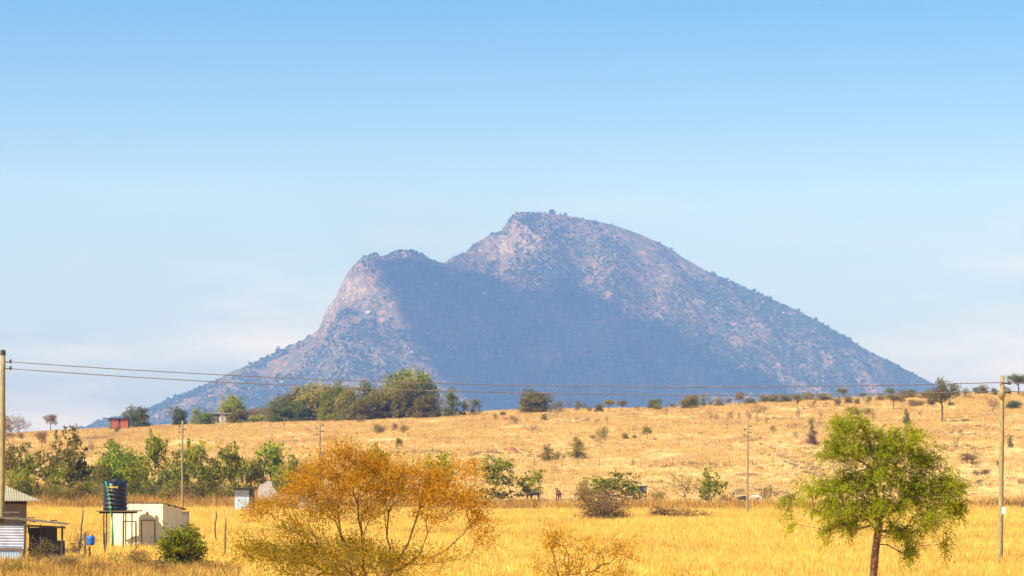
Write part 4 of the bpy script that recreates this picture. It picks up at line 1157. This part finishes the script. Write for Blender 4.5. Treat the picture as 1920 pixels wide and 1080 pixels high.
def wallbox(name, x0, x1, y0, y1, dy, th, mat):
    a, b = lp(x0, y1, dy), lp(x1, y0, dy)
    return obj(name, MB().box(((a[0] + b[0]) / 2, dy + th / 2, (max(a[2], -.1) + b[2]) / 2), (b[0] - a[0], th, b[2] - max(a[2], -.1))).mesh(name), M[mat], le)
wallbox('dark_wall', 48, 101, 990, 1072, .9, .08, 'dark_wall')
wallbox('side_wall', 82, 118, 1014, 1072, .55, .06, 'dark_wall')
wallbox('cross_board', 47, 84, 1029, 1034, .78, .05, 'wood')
for i, (x0, y0, x1, y1, r_, mt) in enumerate(((46, 1068, 47, 984, .055, 'wood'), (75, 1060, 76, 984, .04, 'dark_wood'), (115, 1060, 116.5, 986, .05, 'dark_wood'), (53, 1000, 53, 983, .045, 'dark_wood'))):
    obj('post', MB().tube([lp(x0, y0, -.2 + .25 * (i > 0)), lp((x0 + x1) / 2 + .6, (y0 + y1) / 2, -.2 + .25 * (i > 0)), lp(x1, y1, -.2 + .25 * (i > 0))], r_, 7).mesh('post'), M[mt], le)

# white hut with two doors
sD = 156.0
k = sD / F
a, b = P(205, 1036, sD), P(306, 1036, sD)
W_, Hh, dep = b[0] - a[0], (1036 - 941) * k, 2.9
rot = R(14)
Wf = W_ / math.cos(rot)
hut = thing('white_hut', 'small whitewashed hut with two doors behind the tank stand', 'hut', (b[0], sD - .2, float(gz(b[0], sD)) - .05), -rot * 0 + R(-14) * 0)
hut.rotation_euler = (0, 0, R(14) * -1 + 0)
# local frame: origin at the front corner by the green bush, x runs back along the front wall (negative), y runs away
obj('wall', MB().add([(-Wf, 0, 0), (0, 0, 0), (0, dep, 0), (-Wf, dep, 0), (-Wf, 0, Hh), (0, 0, Hh), (0, dep, Hh - .30), (-Wf, dep, Hh - .30)],
                     [(0, 1, 5, 4), (1, 2, 6, 5), (2, 3, 7, 6), (3, 0, 4, 7), (4, 5, 6, 7), (0, 3, 2, 1)]).mesh('wall'), M['white'], hut)
mb = MB()
mb.sheet((-Wf - .02, -.03, Hh + .03), np.array([Wf + .10, 0, 0]), np.array([0, dep + .55, -.355]), np.array([0, .1, 1]), 18, .018)
obj('roof', mb.mesh('roof'), M['dark_metal'], hut)
for j, yy in enumerate((.9, 1.9, 2.8, 3.3)):
    obj('rafter', MB().box((0.0, yy, Hh - .02 - .103 * yy), (.16, .09, .08)).mesh('rafter'), M['dark_wood'], hut)
def hx(px): return -(306 - px) * k / math.cos(rot)
for (x0, x1, yt) in ((229, 254, 975), (265, 291, 973)):
    h_ = (1036 - yt) * k
    xa, xb = hx(x0), hx(x1)
    d_ = obj('door', MB().box(((xa + xb) / 2, -.008, h_ / 2), (xb - xa - .08, .03, h_ - .06)).mesh('door'), M['white'], hut)
    mb = MB()
    mb.box((xa, -.018, h_ / 2), (.035, .05, h_)).box((xb, -.018, h_ / 2), (.035, .05, h_)).box(((xa + xb) / 2, -.018, h_ + .018), (xb - xa + .035, .05, .035))
    obj('door_frame', mb.mesh('door_frame'), M['wood'], d_)
    obj('handle', MB().tube([(xb - .16, -.03, h_ * .5), (xb - .16, -.07, h_ * .5), (xb - .16, -.07, h_ * .5 + .12)], .012, 5).mesh('handle'), M['dark_metal'], d_)
v_ = obj('vent', MB().lathe([(0, 0), (.07, 0), (.075, .02), (.05, .03), (0, .03)], 10).mesh('vent'), M['wood'], hut)
v_.rotation_euler = (R(90), 0, 0)
v_.location = (hx(276), -.01, (1036 - 958) * k)
# block shelter behind the hut
q = P(336, 1010, 163)
sh = thing('block_wall', 'low grey-brown block shelter peeping out behind the white hut', 'wall', (q[0], 163, 0))
obj('wall', MB().box((.18, 0, .6), (.72, .18, 2.9), jit=.01).mesh('wall'), M['mud'], sh)
obj('coping', MB().box((.18, 0, 2.09), (.78, .24, .07)).mesh('coping'), M['wood'], sh)

# steel stand
tD = 154.5
k = tD / F
q = P(216, 957, tD)
pz = q[2] - float(gz(q[0], tD))
st = thing('tank_stand', 'dark steel stand with plank deck carrying the black water tank', 'stand', (q[0], tD, float(gz(q[0], tD))))
fx = lambda px: (px - 216) * k
for px_, dy in ((197, .55), (213, -.62), (233, .55), (250, -.62), (234.5, -.62), (197.5, -.62)):
    obj('leg', MB().tube([(fx(px_), dy, -.15), (fx(px_) + .01, dy, pz - .1)], .035, 6).mesh('leg'), M['dark_metal'], st)
for j, dy in enumerate(np.linspace(-.72, .72, 7)):
    obj('deck_plank', MB().box((fx(224 + (1.5 if j % 2 else -1)), dy, pz - .03), (78 * k, .19, .05), jit=.006, seed=j).mesh('deck_plank'), M['wood'], st)
for dy in (-.62, .55):
    obj('beam', MB().box((fx(222), dy, pz - .11), (66 * k, .07, .10)).mesh('beam'), M['dark_metal'], st)
for px_, yt in ((243, 940), (252, 940), (268.5, 939)):
    obj('rail_rod', MB().tube([(fx(px_), -.5, pz), (fx(px_), -.5, CAMZ + (HY - yt) * k - q[2] + pz)], .015, 5).mesh('rail_rod'), M['dark_metal'], st)
obj('rail_rod', MB().tube([(fx(243), -.5, CAMZ + (HY - 940.5) * k - q[2] + pz), (fx(268.5), -.5, CAMZ + (HY - 940) * k - q[2] + pz)], .012, 5).mesh('rail_rod'), M['dark_metal'], st)

# tank: ribbed drum with sloped shoulder and lid
tr, th_ = 23 * k, 57 * k
tk = thing('water_tank', 'black ribbed plastic water tank on the steel stand', 'water tank', (q[0], tD, q[2] + .0))
prof = [(0, 0), (tr * .97, 0)]
nr, body = 6, th_ * .83
for i in range(nr):
    z0_, z1_ = body * i / nr, body * (i + 1) / nr
    hgt = z1_ - z0_
    prof += [(tr * .93, z0_ + hgt * .04), (tr * .94, z0_ + hgt * .12), (tr, z0_ + hgt * .26), (tr * 1.005, z0_ + hgt * .5), (tr, z0_ + hgt * .78), (tr * .94, z0_ + hgt * .92)]
prof += [(tr * .95, body), (tr * .86, body + th_ * .06), (tr * .62, body + th_ * .12), (tr * .40, body + th_ * .145), (0, body + th_ * .15)]
obj('drum', MB().lathe(prof, 40).mesh('drum', True), M['black'], tk)
obj('lid', MB().lathe([(tr * .36, body + th_ * .13), (tr * .36, th_), (tr * .30, th_ + .04), (0, th_ + .05)], 24).mesh('lid', True), M['black'], tk)
for a_ in (R(160), R(20), R(270)):
    obj('lifting_lug', MB().box((math.cos(a_) * tr * .84, math.sin(a_) * tr * .84, body + th_ * .10), (.14, .14, .20), a_).mesh('lifting_lug'), M['black'], tk)
# yellow print on the shoulder band: short strokes, unreadable in the photograph
mb = MB()
for i in range(7):
    a_ = R(-122 + i * 8.2)
    rr = tr * 1.012
    hz = .085 if i % 3 else .12
    mb.box((math.cos(a_) * rr, math.sin(a_) * rr, body * (5.52 / 6)), (.015, .075, hz), a_)
obj('print', mb.mesh('print'), M['yellow'], tk)
# hose
hp = [P(197.5, 903, tD - .55), P(199, 905, tD - .72), P(201, 915, tD - .74), P(203.5, 930, tD - .74), P(206, 945, tD - .74), P(207, 955, tD - .78), P(210, 975, tD - .80), P(212, 1000, tD - .8), P(213, 1033, tD - .78)]
hs = obj('garden_hose', MB().tube(np.array(hp), .035, 7).mesh('garden_hose', True), M['hose'])
tag(hs, 'bright green hose hanging down over the black water tank', 'hose')

# blue drum on a stake, stakes of the yard
q = at(170, 1060)
k = q[1] / F
dr = thing('blue_drum', 'blue plastic container upside down on a stake in the yard', 'drum', (q[0], q[1], CAMZ + (HY - 1022.5) * k))
obj('body', MB().lathe([(0, 0), (.17, .0), (.195, .03), (.2, .14), (.19, .17), (.2, .2), (.2, .36), (.185, .41), (.12, .44), (0, .45)], 20).mesh('body', True), M['blue'], dr)
obj('cap', MB().lathe([(.05, .43), (.055, .49), (0, .5)], 10, (.07, 0, 0)).mesh('cap'), M['blue'], dr)
def stake(px, yt, yb, r, dxt, label, mat='wood', bend=0.0):
    x, D, z = at(px, yb)
    k = D / F
    h = (yb - yt) * k
    r_ = np.random.default_rng(int(px * 7))
    u = np.linspace(0, 1, 7)
    Pp = np.stack([dxt * k * u + bend * np.sin(u * 9) + r_.normal(0, .01, 7), r_.normal(0, .01, 7), -.15 + (h + .15) * u], 1)
    o = obj('stake', MB().tube(Pp, np.linspace(r, r * .75, 7), 7).mesh('stake', True), M[mat])
    o.location = (x, D, z)
    return tag(o, label, 'post')
stake(167.5, 1020, 1062, .05, 1, 'short stake holding up the blue drum')
stake(147, 956, 1048, .055, 9, 'tall leaning stake between the lean-to and the blue drum')
stake(148.5, 1013, 1052, .075, 0, 'thick dark stump post below the leaning stake')
stake(158, 998, 1056, .06, 2, 'upright rough post right beside the blue drum')
stake(404, 958, 1024, .055, 0, 'crooked twisted fence post past the green yard bush', 'bark', .05)
stake(421, 972, 1052, .06, 2, 'straight dark fence post beside the orange thorn tree')
stake(196, 1000, 1050, .05, 1, 'short dark post at the foot of the tank stand', 'dark_wood')
stake(318, 1022, 1066, .03, 1, 'thin pale stick in front of the green yard bush', 'bark_pale')

# ------------------------------------------------------------------ small buildings and fences farther off
def flat_hut(name, label, x0, x1, yt, yb, depth, wallmat, roofmat, panels, cat='hut', dep=3.0, D=None):
    x, D_, z = at((x0 + x1) / 2, yb)
    D_ = D or D_
    k = D_ / F
    x = ((x0 + x1) / 2 - 960) * k
    z = float(gz(x, D_))
    w, h = (x1 - x0) * k, CAMZ + (HY - yt) * k - z
    t = thing(name, label, cat, (x, D_, z))
    obj('wall', MB().box((0, dep / 2, h / 2 - .15), (w, dep, h + .1)).mesh('wall'), M[wallmat], t)
    obj('roof', MB().box((-.1, dep / 2 - .1, h - .02), (w + .9, dep + .9, .12)).mesh('roof'), M[roofmat], t)
    for i, (a, b, mt) in enumerate(panels):
        obj('panel', MB().box((-w / 2 + w * (a + b) / 2, -.03, h / 2 - .12), (w * (b - a) * .94, .06, h * .92)).mesh('panel'), M[mt], t)
    return t
flat_hut('board_hut', 'red boarded hut with flat roof on the far crest', 203, 240, 784, 803, 0, 'dark_wall', 'dark_metal',
         [(0, .16, 'grey_panel' if 'grey_panel' in M else 'mud'), (.20, .36, 'redboard'), (.36, .5, 'redboard'), (.5, .62, 'dark_wood'), (.62, .8, 'redboard'), (.8, 1, 'redboard')], D=770)
flat_hut('low_building', 'low pale building with a pale flat roof slab on the far crest', 388, 432, 775, 797, 0, 'dark_wall', 'pale',
         [(0, .2, 'pale'), (.2, .45, 'mud'), (.45, .5, 'dark_wood'), (.5, .8, 'pale'), (.8, 1, 'mud')], D=795)
flat_hut('iron_hut', 'hut of pale blue iron sheets in front of the tree belt', 440, 474, 915, 938, 0, 'mud', 'dark_metal',
         [(0, .22, 'iron_blue'), (.22, .4, 'iron_blue'), (.4, .6, 'iron_blue'), (.6, .8, 'iron_blue'), (.8, 1, 'dark_wall')], dep=1.8, D=292)
flat_hut('iron_hut', 'grey hut half hidden behind the orange thorn tree', 560, 600, 926, 948, 0, 'dark_wall', 'dark_metal',
         [(0, .5, 'pale'), (.5, .85, 'pale'), (.85, 1, 'dark_wood')], dep=1.8, D=290)
# gabled grey roof in the clump
x, D, z = at(670, 787)
k = D / F
gh = thing('farm_house', 'grey roofed farm house with a dark doorway inside the tree clump', 'house', ((672 - 960) * k, D, z))
w, h = 56 * k, 15 * k
obj('wall', MB().box((0, 3, h / 2), (w, 6, h + .2)).mesh('wall'), M['pale'], gh)
obj('roof', MB().add([(-w / 2 - .5, -.6, h), (w / 2 + .5, -.6, h), (w / 2 + .5, 3, h + 1.5), (-w / 2 - .5, 3, h + 1.5), (w / 2 + .5, 6.6, h), (-w / 2 - .5, 6.6, h)],
                     [(0, 1, 2, 3), (3, 2, 4, 5)], [(1, 4, 2), (0, 3, 5)]).mesh('roof'), M['mud'], gh)
obj('door', MB().box((w * .38, -.04, 1.05), (1.2, .1, 2.1)).mesh('door'), M['dark_wood'], gh)
for u in (-.3, 0.02): obj('window', MB().box((w * u, -.04, 1.3), (.9, .08, .8)).mesh('window'), M['dark_wall'], gh)

# broken pale wall by the belt
q = at(502, 944)
k = q[1] / F
r_ = np.random.default_rng(4)
bw = thing('broken_wall', 'broken pale grey plaster wall beside the pale blue hut', 'wall', (q[0], q[1], q[2]))
top = [(-1.2, 1.6), (-.9, 2.3), (-.45, 2.35), (0, 2.7), (.45, 2.6), (.6, 1.9), (.95, 1.6), (1.2, .9)]
V_ = [(x_, y_, z_) for y_ in (-.16, .16) for x_, z_ in [(a_, -.2) for a_, _ in top] + top]
n_ = len(top)
Q_ = []
for j in range(n_ - 1):
    Q_ += [(j, j + 1, n_ + j + 1, n_ + j), (2 * n_ + j + 1, 2 * n_ + j, 3 * n_ + j, 3 * n_ + j + 1), (n_ + j, n_ + j + 1, 3 * n_ + j + 1, 3 * n_ + j)]
Q_ += [(0, n_, 3 * n_, 2 * n_), (n_ - 1, 3 * n_ - 1, 4 * n_ - 1, 2 * n_ - 1)]
obj('plaster', MB().add(V_, Q_).mesh('plaster'), M['pale'], bw)
obj('stub', MB().box((1.9, .1, .45), (1.2, .3, 1.2), jit=.06, seed=3).mesh('stub'), M['pale'], bw)

# water box on posts by the green bush
x, D, z = at(1204, 946)
k = D / F
bx_ = thing('water_box', 'grey square metal water box on legs above the green bush', 'water box', ((1205 - 960) * k, D, z))
zb_ = (946 - 925) * k
obj('box', MB().box((0, 0, zb_ + 6.5 * k), (15 * k, 13 * k, 13 * k)).mesh('box'), M['mud'], bx_)
obj('lid', MB().box((0, 0, zb_ + 13.4 * k), (16 * k, 14 * k, .8 * k)).mesh('lid'), M['dark_metal'], bx_)
for sx in (-1, 1):
    for sy in (-1, 1):
        obj('leg', MB().tube([(sx * 6 * k, sy * 5 * k, -.1), (sx * 6 * k, sy * 5 * k, zb_)], .05, 6).mesh('leg'), M['wood'], bx_)

# wire fence on the slope, stake fence by the crest, posts along the weeds
def fence(name, label, posts, r, mat, wires=0, group=None, lean=0.0):
    pts = [np.array(at(px, yb)) for px, yt, yb in posts]
    o0 = pts[0]
    t = thing(name, label, 'fence', tuple(o0))
    tops = []
    for i, ((px, yt, yb), p) in enumerate(zip(posts, pts)):
        h = (yb - yt) * p[1] / F
        dx = lean * h * math.sin(i * 2.3 + 1)
        a, b = p - o0 - (0, 0, .1), p - o0 + (dx, 0, h)
        obj('post', MB().tube([a, (a + b) / 2, b], [r, r * .95, r * .8], 6).mesh('post'), M[mat], t)
        tops.append((p - o0, h))
    for w in range(wires):
        f = .95 - .35 * w
        obj('wire', MB().tube(np.array([p + (0, -r, h * f) for p, h in tops]), .012, 4).mesh('wire'), M['wire'], t)
    return t
fence('wire_fence', 'long thin post and wire fence crossing the golden slope', [(x_, 858 + (i * 7 % 5) - 1.5 + (x_ - 900) * .004, 874 + (i * 3 % 3) + (x_ - 900) * .004) for i, x_ in enumerate((888, 924, 962, 1002, 1042, 1084, 1123, 1163, 1202, 1230, 1262, 1297, 1330, 1368, 1410, 1450))], .06, 'wood', 2, lean=.03)
fence('stake_fence', 'row of pale leaning stakes beside the big round bush', [(1026 + i * 3.1, 766 + (i * 5 % 4), 782 + i * .45) for i in range(10)], .10, 'bark_pale', 0, lean=.22)
fence('stake_fence', 'pale upright stakes along the foot of the tree clump', [(764 + i * 5.2, 771 + (i * 5 % 4), 784.5 - i * .15) for i in range(13)], .11, 'bark_pale', 0, lean=.12)
fence('field_fence', 'rough post fence in the rust weeds at the edge of the yellow field', [(x_, 934 + (i * 5 % 7), 956 + (i * 3 % 4)) for i, x_ in enumerate((380, 404, 448, 620, 925, 948, 1012, 1069, 1076, 1222, 1360, 1392, 1455, 1480))], .07, 'bark_pale', 1, lean=.08)
fence('field_fence', 'dark post fence behind the tall tagged pole', [(x_, 938 + (i * 5 % 6), 960 + (i % 2)) for i, x_ in enumerate((1838, 1853, 1862, 1876, 1892, 1917))], .075, 'dark_wood', 1, lean=.05)
fence('crest_fence', 'low post fence along the far crest by the red hut', [(x_, 790 + (x_ < 320) * 4, yb) for x_, yb in ((300, 805), (322, 801), (352, 799), (372, 799), (404, 798), (448, 796), (470, 796), (540, 793))], .09, 'bark_pale', 1)

# red earth mounds
def mound(px, py, wpx, hpx, label):
    x, D, z = at(px, py)
    k = D / F
    a = np.linspace(0, 6.283, 22, endpoint=False)
    r_ = np.random.default_rng(int(px))
    V, n_ = [], 22
    rings = [(1.0, -.15), (.8, .25), (.55, .65), (.25, .92), (0.02, 1.0)]
    for rr, zz in rings:
        q = rr * (1 + r_.normal(0, .10, n_))
        V.append(np.stack([np.cos(a) * q * wpx * k / 2, np.sin(a) * q * wpx * k * .9, zz * hpx * k + r_.normal(0, .05, n_)], 1))
    Q = [(i * n_ + j, i * n_ + (j + 1) % n_, (i + 1) * n_ + (j + 1) % n_, (i + 1) * n_ + j) for i in range(4) for j in range(n_)]
    o = obj('earth_mound', mesh('earth_mound', np.concatenate(V), [np.array(Q)], smooth=True), M['red_soil'])
    o.location = (x, D, z)
    return tag(o, label, 'mound')
mound(960, 845, 26, 6, 'bright red earth mound in the middle of the slope')
mound(946, 788, 24, 6, 'small red earth mound beside a brown bush near the crest')
mound(1508, 833, 26, 7, 'flat red earth mound at the foot of a slim grey bush')
mound(1424, 880, 18, 5, 'small red earth mound just past the slim pole in the field')
mound(574, 808, 22, 5, 'low red earth patch below the domed tree clump')
mound(1136, 982, 46, 12, 'bare red soil bank at the foot of the brown thicket')
mound(1010, 950, 40, 9, 'red soil bank among weeds below the grazing dark cow')
mound(1400, 890, 50, 3, 'thin red streak of bare soil on the slope')

# ------------------------------------------------------------------ animals
def animal_mesh(pts, edges, rad, name):
    me = bpy.data.meshes.new(name)
    me.from_pydata(pts, edges, [])
    o = bpy.data.objects.new(name, me)
    COL.objects.link(o)
    sk = o.modifiers.new('skin', 'SKIN')
    for i, r_ in enumerate(rad):
        me.skin_vertices[0].data[i].radius = r_ if isinstance(r_, tuple) else (r_, r_)
        me.skin_vertices[0].data[i].use_root = i == 0
    sb = o.modifiers.new('sub', 'SUBSURF')
    sb.levels = sb.render_levels = 2
    dg = bpy.context.evaluated_depsgraph_get()
    out = bpy.data.meshes.new_from_object(o.evaluated_get(dg))
    bpy.data.objects.remove(o)
    for p in out.polygons: p.use_smooth = True
    out.name = name
    return out

def cow_points(graze):
    # x runs from rump to head; shoulder height about 1.25 m
    pts = [(-.62, 0, 1.0), (-.30, 0, .96), (.05, 0, .92), (.40, 0, .97), (.62, 0, 1.06)]
    rad = [(.24, .27), (.27, .30), (.29, .33), (.26, .32), (.19, .25)]
    edges = [(0, 1), (1, 2), (2, 3), (3, 4)]
    if graze: head = [(.86, 0, .86), (1.02, 0, .52), (1.08, 0, .26), (1.16, 0, .10)]
    else: head = [(.84, 0, 1.22), (1.0, 0, 1.36), (1.16, 0, 1.27), (1.34, 0, 1.14)]
    n = len(pts)
    pts += head
    rad += [.15, .125, .12, .075]
    edges += [(4, n), (n, n + 1), (n + 1, n + 2), (n + 2, n + 3)]
    hd = n + 1
    for s in (-1, 1):
        n = len(pts)
        pts += [(-.58, s * .17, .78), (-.50, s * .17, .60), (-.66, s * .17, .40), (-.62, s * .17, .06), (-.57, s * .17, .0)]
        rad += [.13, .10, .058, .045, .055]
        edges += [(0, n), (n, n + 1), (n + 1, n + 2), (n + 2, n + 3), (n + 3, n + 4)]
        n = len(pts)
        pts += [(.46, s * .15, .72), (.44, s * .15, .42), (.46, s * .15, .06), (.50, s * .15, .0)]
        rad += [.11, .06, .045, .055]
        edges += [(3, n), (n, n + 1), (n + 1, n + 2), (n + 2, n + 3)]
        n = len(pts)
        h = np.array(pts[hd])
        pts += [tuple(h + (-.03, s * .18, .04)), tuple(h + (-.05, s * .28, .0))]
        rad += [.045, .02]
        edges += [(hd, n), (n, n + 1)]
    n = len(pts)
    pts += [(-.84, 0, .98), (-.90, 0, .55), (-.90, 0, .38)]
    rad += [.035, .025, .04]
    edges += [(0, n), (n, n + 1), (n + 1, n + 2)]
    return pts, edges, rad
graz = animal_mesh(*cow_points(True), 'grazing_body')
stand_ = animal_mesh(*cow_points(False), 'standing_body')
def horns(graze):
    b = np.array((1.02, 0, .56)) if graze else np.array((1.0, 0, 1.42))
    mb = MB()
    for s in (-1, 1):
        mb.tube([b + (0, s * .07, .04), b + (.02, s * .18, .12), b + (.03, s * .17, .25)], [.03, .022, .008], 6)
    return mb.mesh('horns')
hg, hs_ = horns(True), horns(False)
def animal(px, yb, hpx, rz, me, hm, mat, name, label, cat):
    x, D, z = at(px, yb)
    s = hpx * D / F / 1.3
    t = thing(name, label, cat, (x, D, z + .01), rz)
    t.scale = (s, s, s)
    obj('body', me, M[mat], t)
    if hm is not None: obj('horns', hm, M['bark_pale'], t)
    return t
animal(1047, 938, 20, R(100), stand_, hs_, 'cow_brown', 'cow', 'reddish brown cow seen from behind, standing alone by the fence', 'cow')
animal(1002, 938, 18, R(160), graz, None, 'cow_dark', 'cow', 'dark cow grazing under the small open tree', 'cow')
animal(1326, 948, 20, R(75), stand_, hs_, 'cow_pale', 'cow', 'pale cow half hidden by the small green tree', 'cow')
animal(1362, 948, 17, R(185), graz, hg, 'cow_brown', 'cow', 'brown cow grazing between the small green tree and the slim pole', 'cow')
animal(1392, 946, 17, R(20), graz, hg, 'cow_dark', 'cow', 'dark cow grazing right beside the slim pole', 'cow')
animal(1420, 946, 19, R(170), graz, hg, 'cow_pale', 'cow', 'white and tan cow grazing just past the slim pole', 'cow')
animal(1478, 944, 17, R(10), graz, hg, 'cow_brown', 'cow', 'tan cow grazing next to the crown of the green acacia', 'cow')

# ------------------------------------------------------------------ the cloud that shades the mountain, and the haze
def surface_point(px, py):
    Ys = KM * np.arange(4150.0, 5300.0, 4.0)
    xx = (px - 960) / F * Ys
    zz = CAMZ + (HY - py) / F * Ys
    hit = np.nonzero(mz(xx, Ys) >= zz)[0]
    i = hit[0] if len(hit) else len(Ys) - 60
    return np.array([xx[i], Ys[i], zz[i]])
SHADE = [(686, 484), (760, 486), (825, 500), (905, 508), (962, 534), (1005, 548), (1036, 528), (1085, 545), (1150, 568), (1215, 596), (1290, 640), (1385, 692), (1470, 722), (1480, 745),
         (1300, 790), (1050, 790), (900, 775), (830, 715), (775, 640), (735, 560)]
CZ = 3300.0
sv = np.array(SUN)
poly = []
for a_ in SHADE:
    q = surface_point(*a_)
    q = q + sv * (CZ - q[2]) / sv[2]
    poly.append(q[:2])
poly = np.array(poly)
lo, hi = poly.min(0) - 40, poly.max(0) + 40
step = 13.0
gx, gy = np.arange(lo[0], hi[0], step), np.arange(lo[1], hi[1], step)
X, Yg = np.meshgrid(gx, gy)
pts = np.stack([X.ravel(), Yg.ravel()], 1)
inside = np.zeros(len(pts), bool)
dist = np.full(len(pts), 1e9)
for i in range(len(poly)):
    a_, b_ = poly[i], poly[(i + 1) % len(poly)]
    cond = (a_[1] > pts[:, 1]) != (b_[1] > pts[:, 1])
    xc = (b_[0] - a_[0]) * (pts[:, 1] - a_[1]) / (b_[1] - a_[1] + 1e-12) + a_[0]
    inside ^= cond & (pts[:, 0] < xc)
    ab = b_ - a_
    t_ = np.clip(((pts - a_) @ ab) / (ab @ ab), 0, 1)
    dist = np.minimum(dist, np.linalg.norm(pts - a_ - t_[:, None] * ab, axis=1))
sd = np.where(inside, dist, -dist) + 38 * fbm(pts[:, 0] / 130, pts[:, 1] / 130, 61, 5, .6)
sd = sd.reshape(X.shape)
top_ = CZ + np.sqrt(np.clip(sd, 0, 160) * 55) * (0.8 + .35 * fbm(X / 70, Yg / 70, 62, 4)) + 1
bot_ = CZ - np.sqrt(np.clip(sd, 0, 60) * 4) - 1
ok = sd > 0
idx = -np.ones(X.shape, int)
idx[ok] = np.arange(ok.sum())
nv = int(ok.sum())
V = np.concatenate([np.stack([X[ok], Yg[ok], top_[ok]], 1), np.stack([X[ok], Yg[ok], bot_[ok]], 1)])
full = ok[:-1, :-1] & ok[1:, :-1] & ok[:-1, 1:] & ok[1:, 1:]
ii, jj = np.nonzero(full)
qt = np.stack([idx[ii, jj], idx[ii, jj + 1], idx[ii + 1, jj + 1], idx[ii + 1, jj]], 1)
m, n, l = nodes_of('thin_white_cloud')
df, tp, ms, o_ = n.new('ShaderNodeBsdfDiffuse'), n.new('ShaderNodeBsdfTransparent'), n.new('ShaderNodeMixShader'), n.new('ShaderNodeOutputMaterial')
df.inputs['Color'].default_value = (.85, .85, .86, 1)
ms.inputs['Fac'].default_value = .74
l.new(tp.outputs[0], ms.inputs[1])
l.new(df.outputs[0], ms.inputs[2])
l.new(ms.outputs[0], o_.inputs['Surface'])
cloud = obj('cloud', mesh('cloud', V, [qt, qt[:, ::-1] + nv], smooth=True), m)
cloud['kind'] = 'structure'

m, n, l = nodes_of('thin_blue_haze')
pv = n.new('ShaderNodeVolumePrincipled')
pv.inputs['Color'].default_value = (0.26, 0.46, 1.0, 1)
pv.inputs['Absorption Color'].default_value = (1, 1, 1, 1)
pv.inputs['Density'].default_value = 1.25e-4
pv.inputs['Anisotropy'].default_value = 0.0
o_ = n.new('ShaderNodeOutputMaterial')
l.new(pv.outputs['Volume'], o_.inputs['Volume'])
haze = obj('haze', MB().box((0, 5850, 374), (10600, 13700, 756)).mesh('haze'), m)
haze['kind'] = 'stuff'
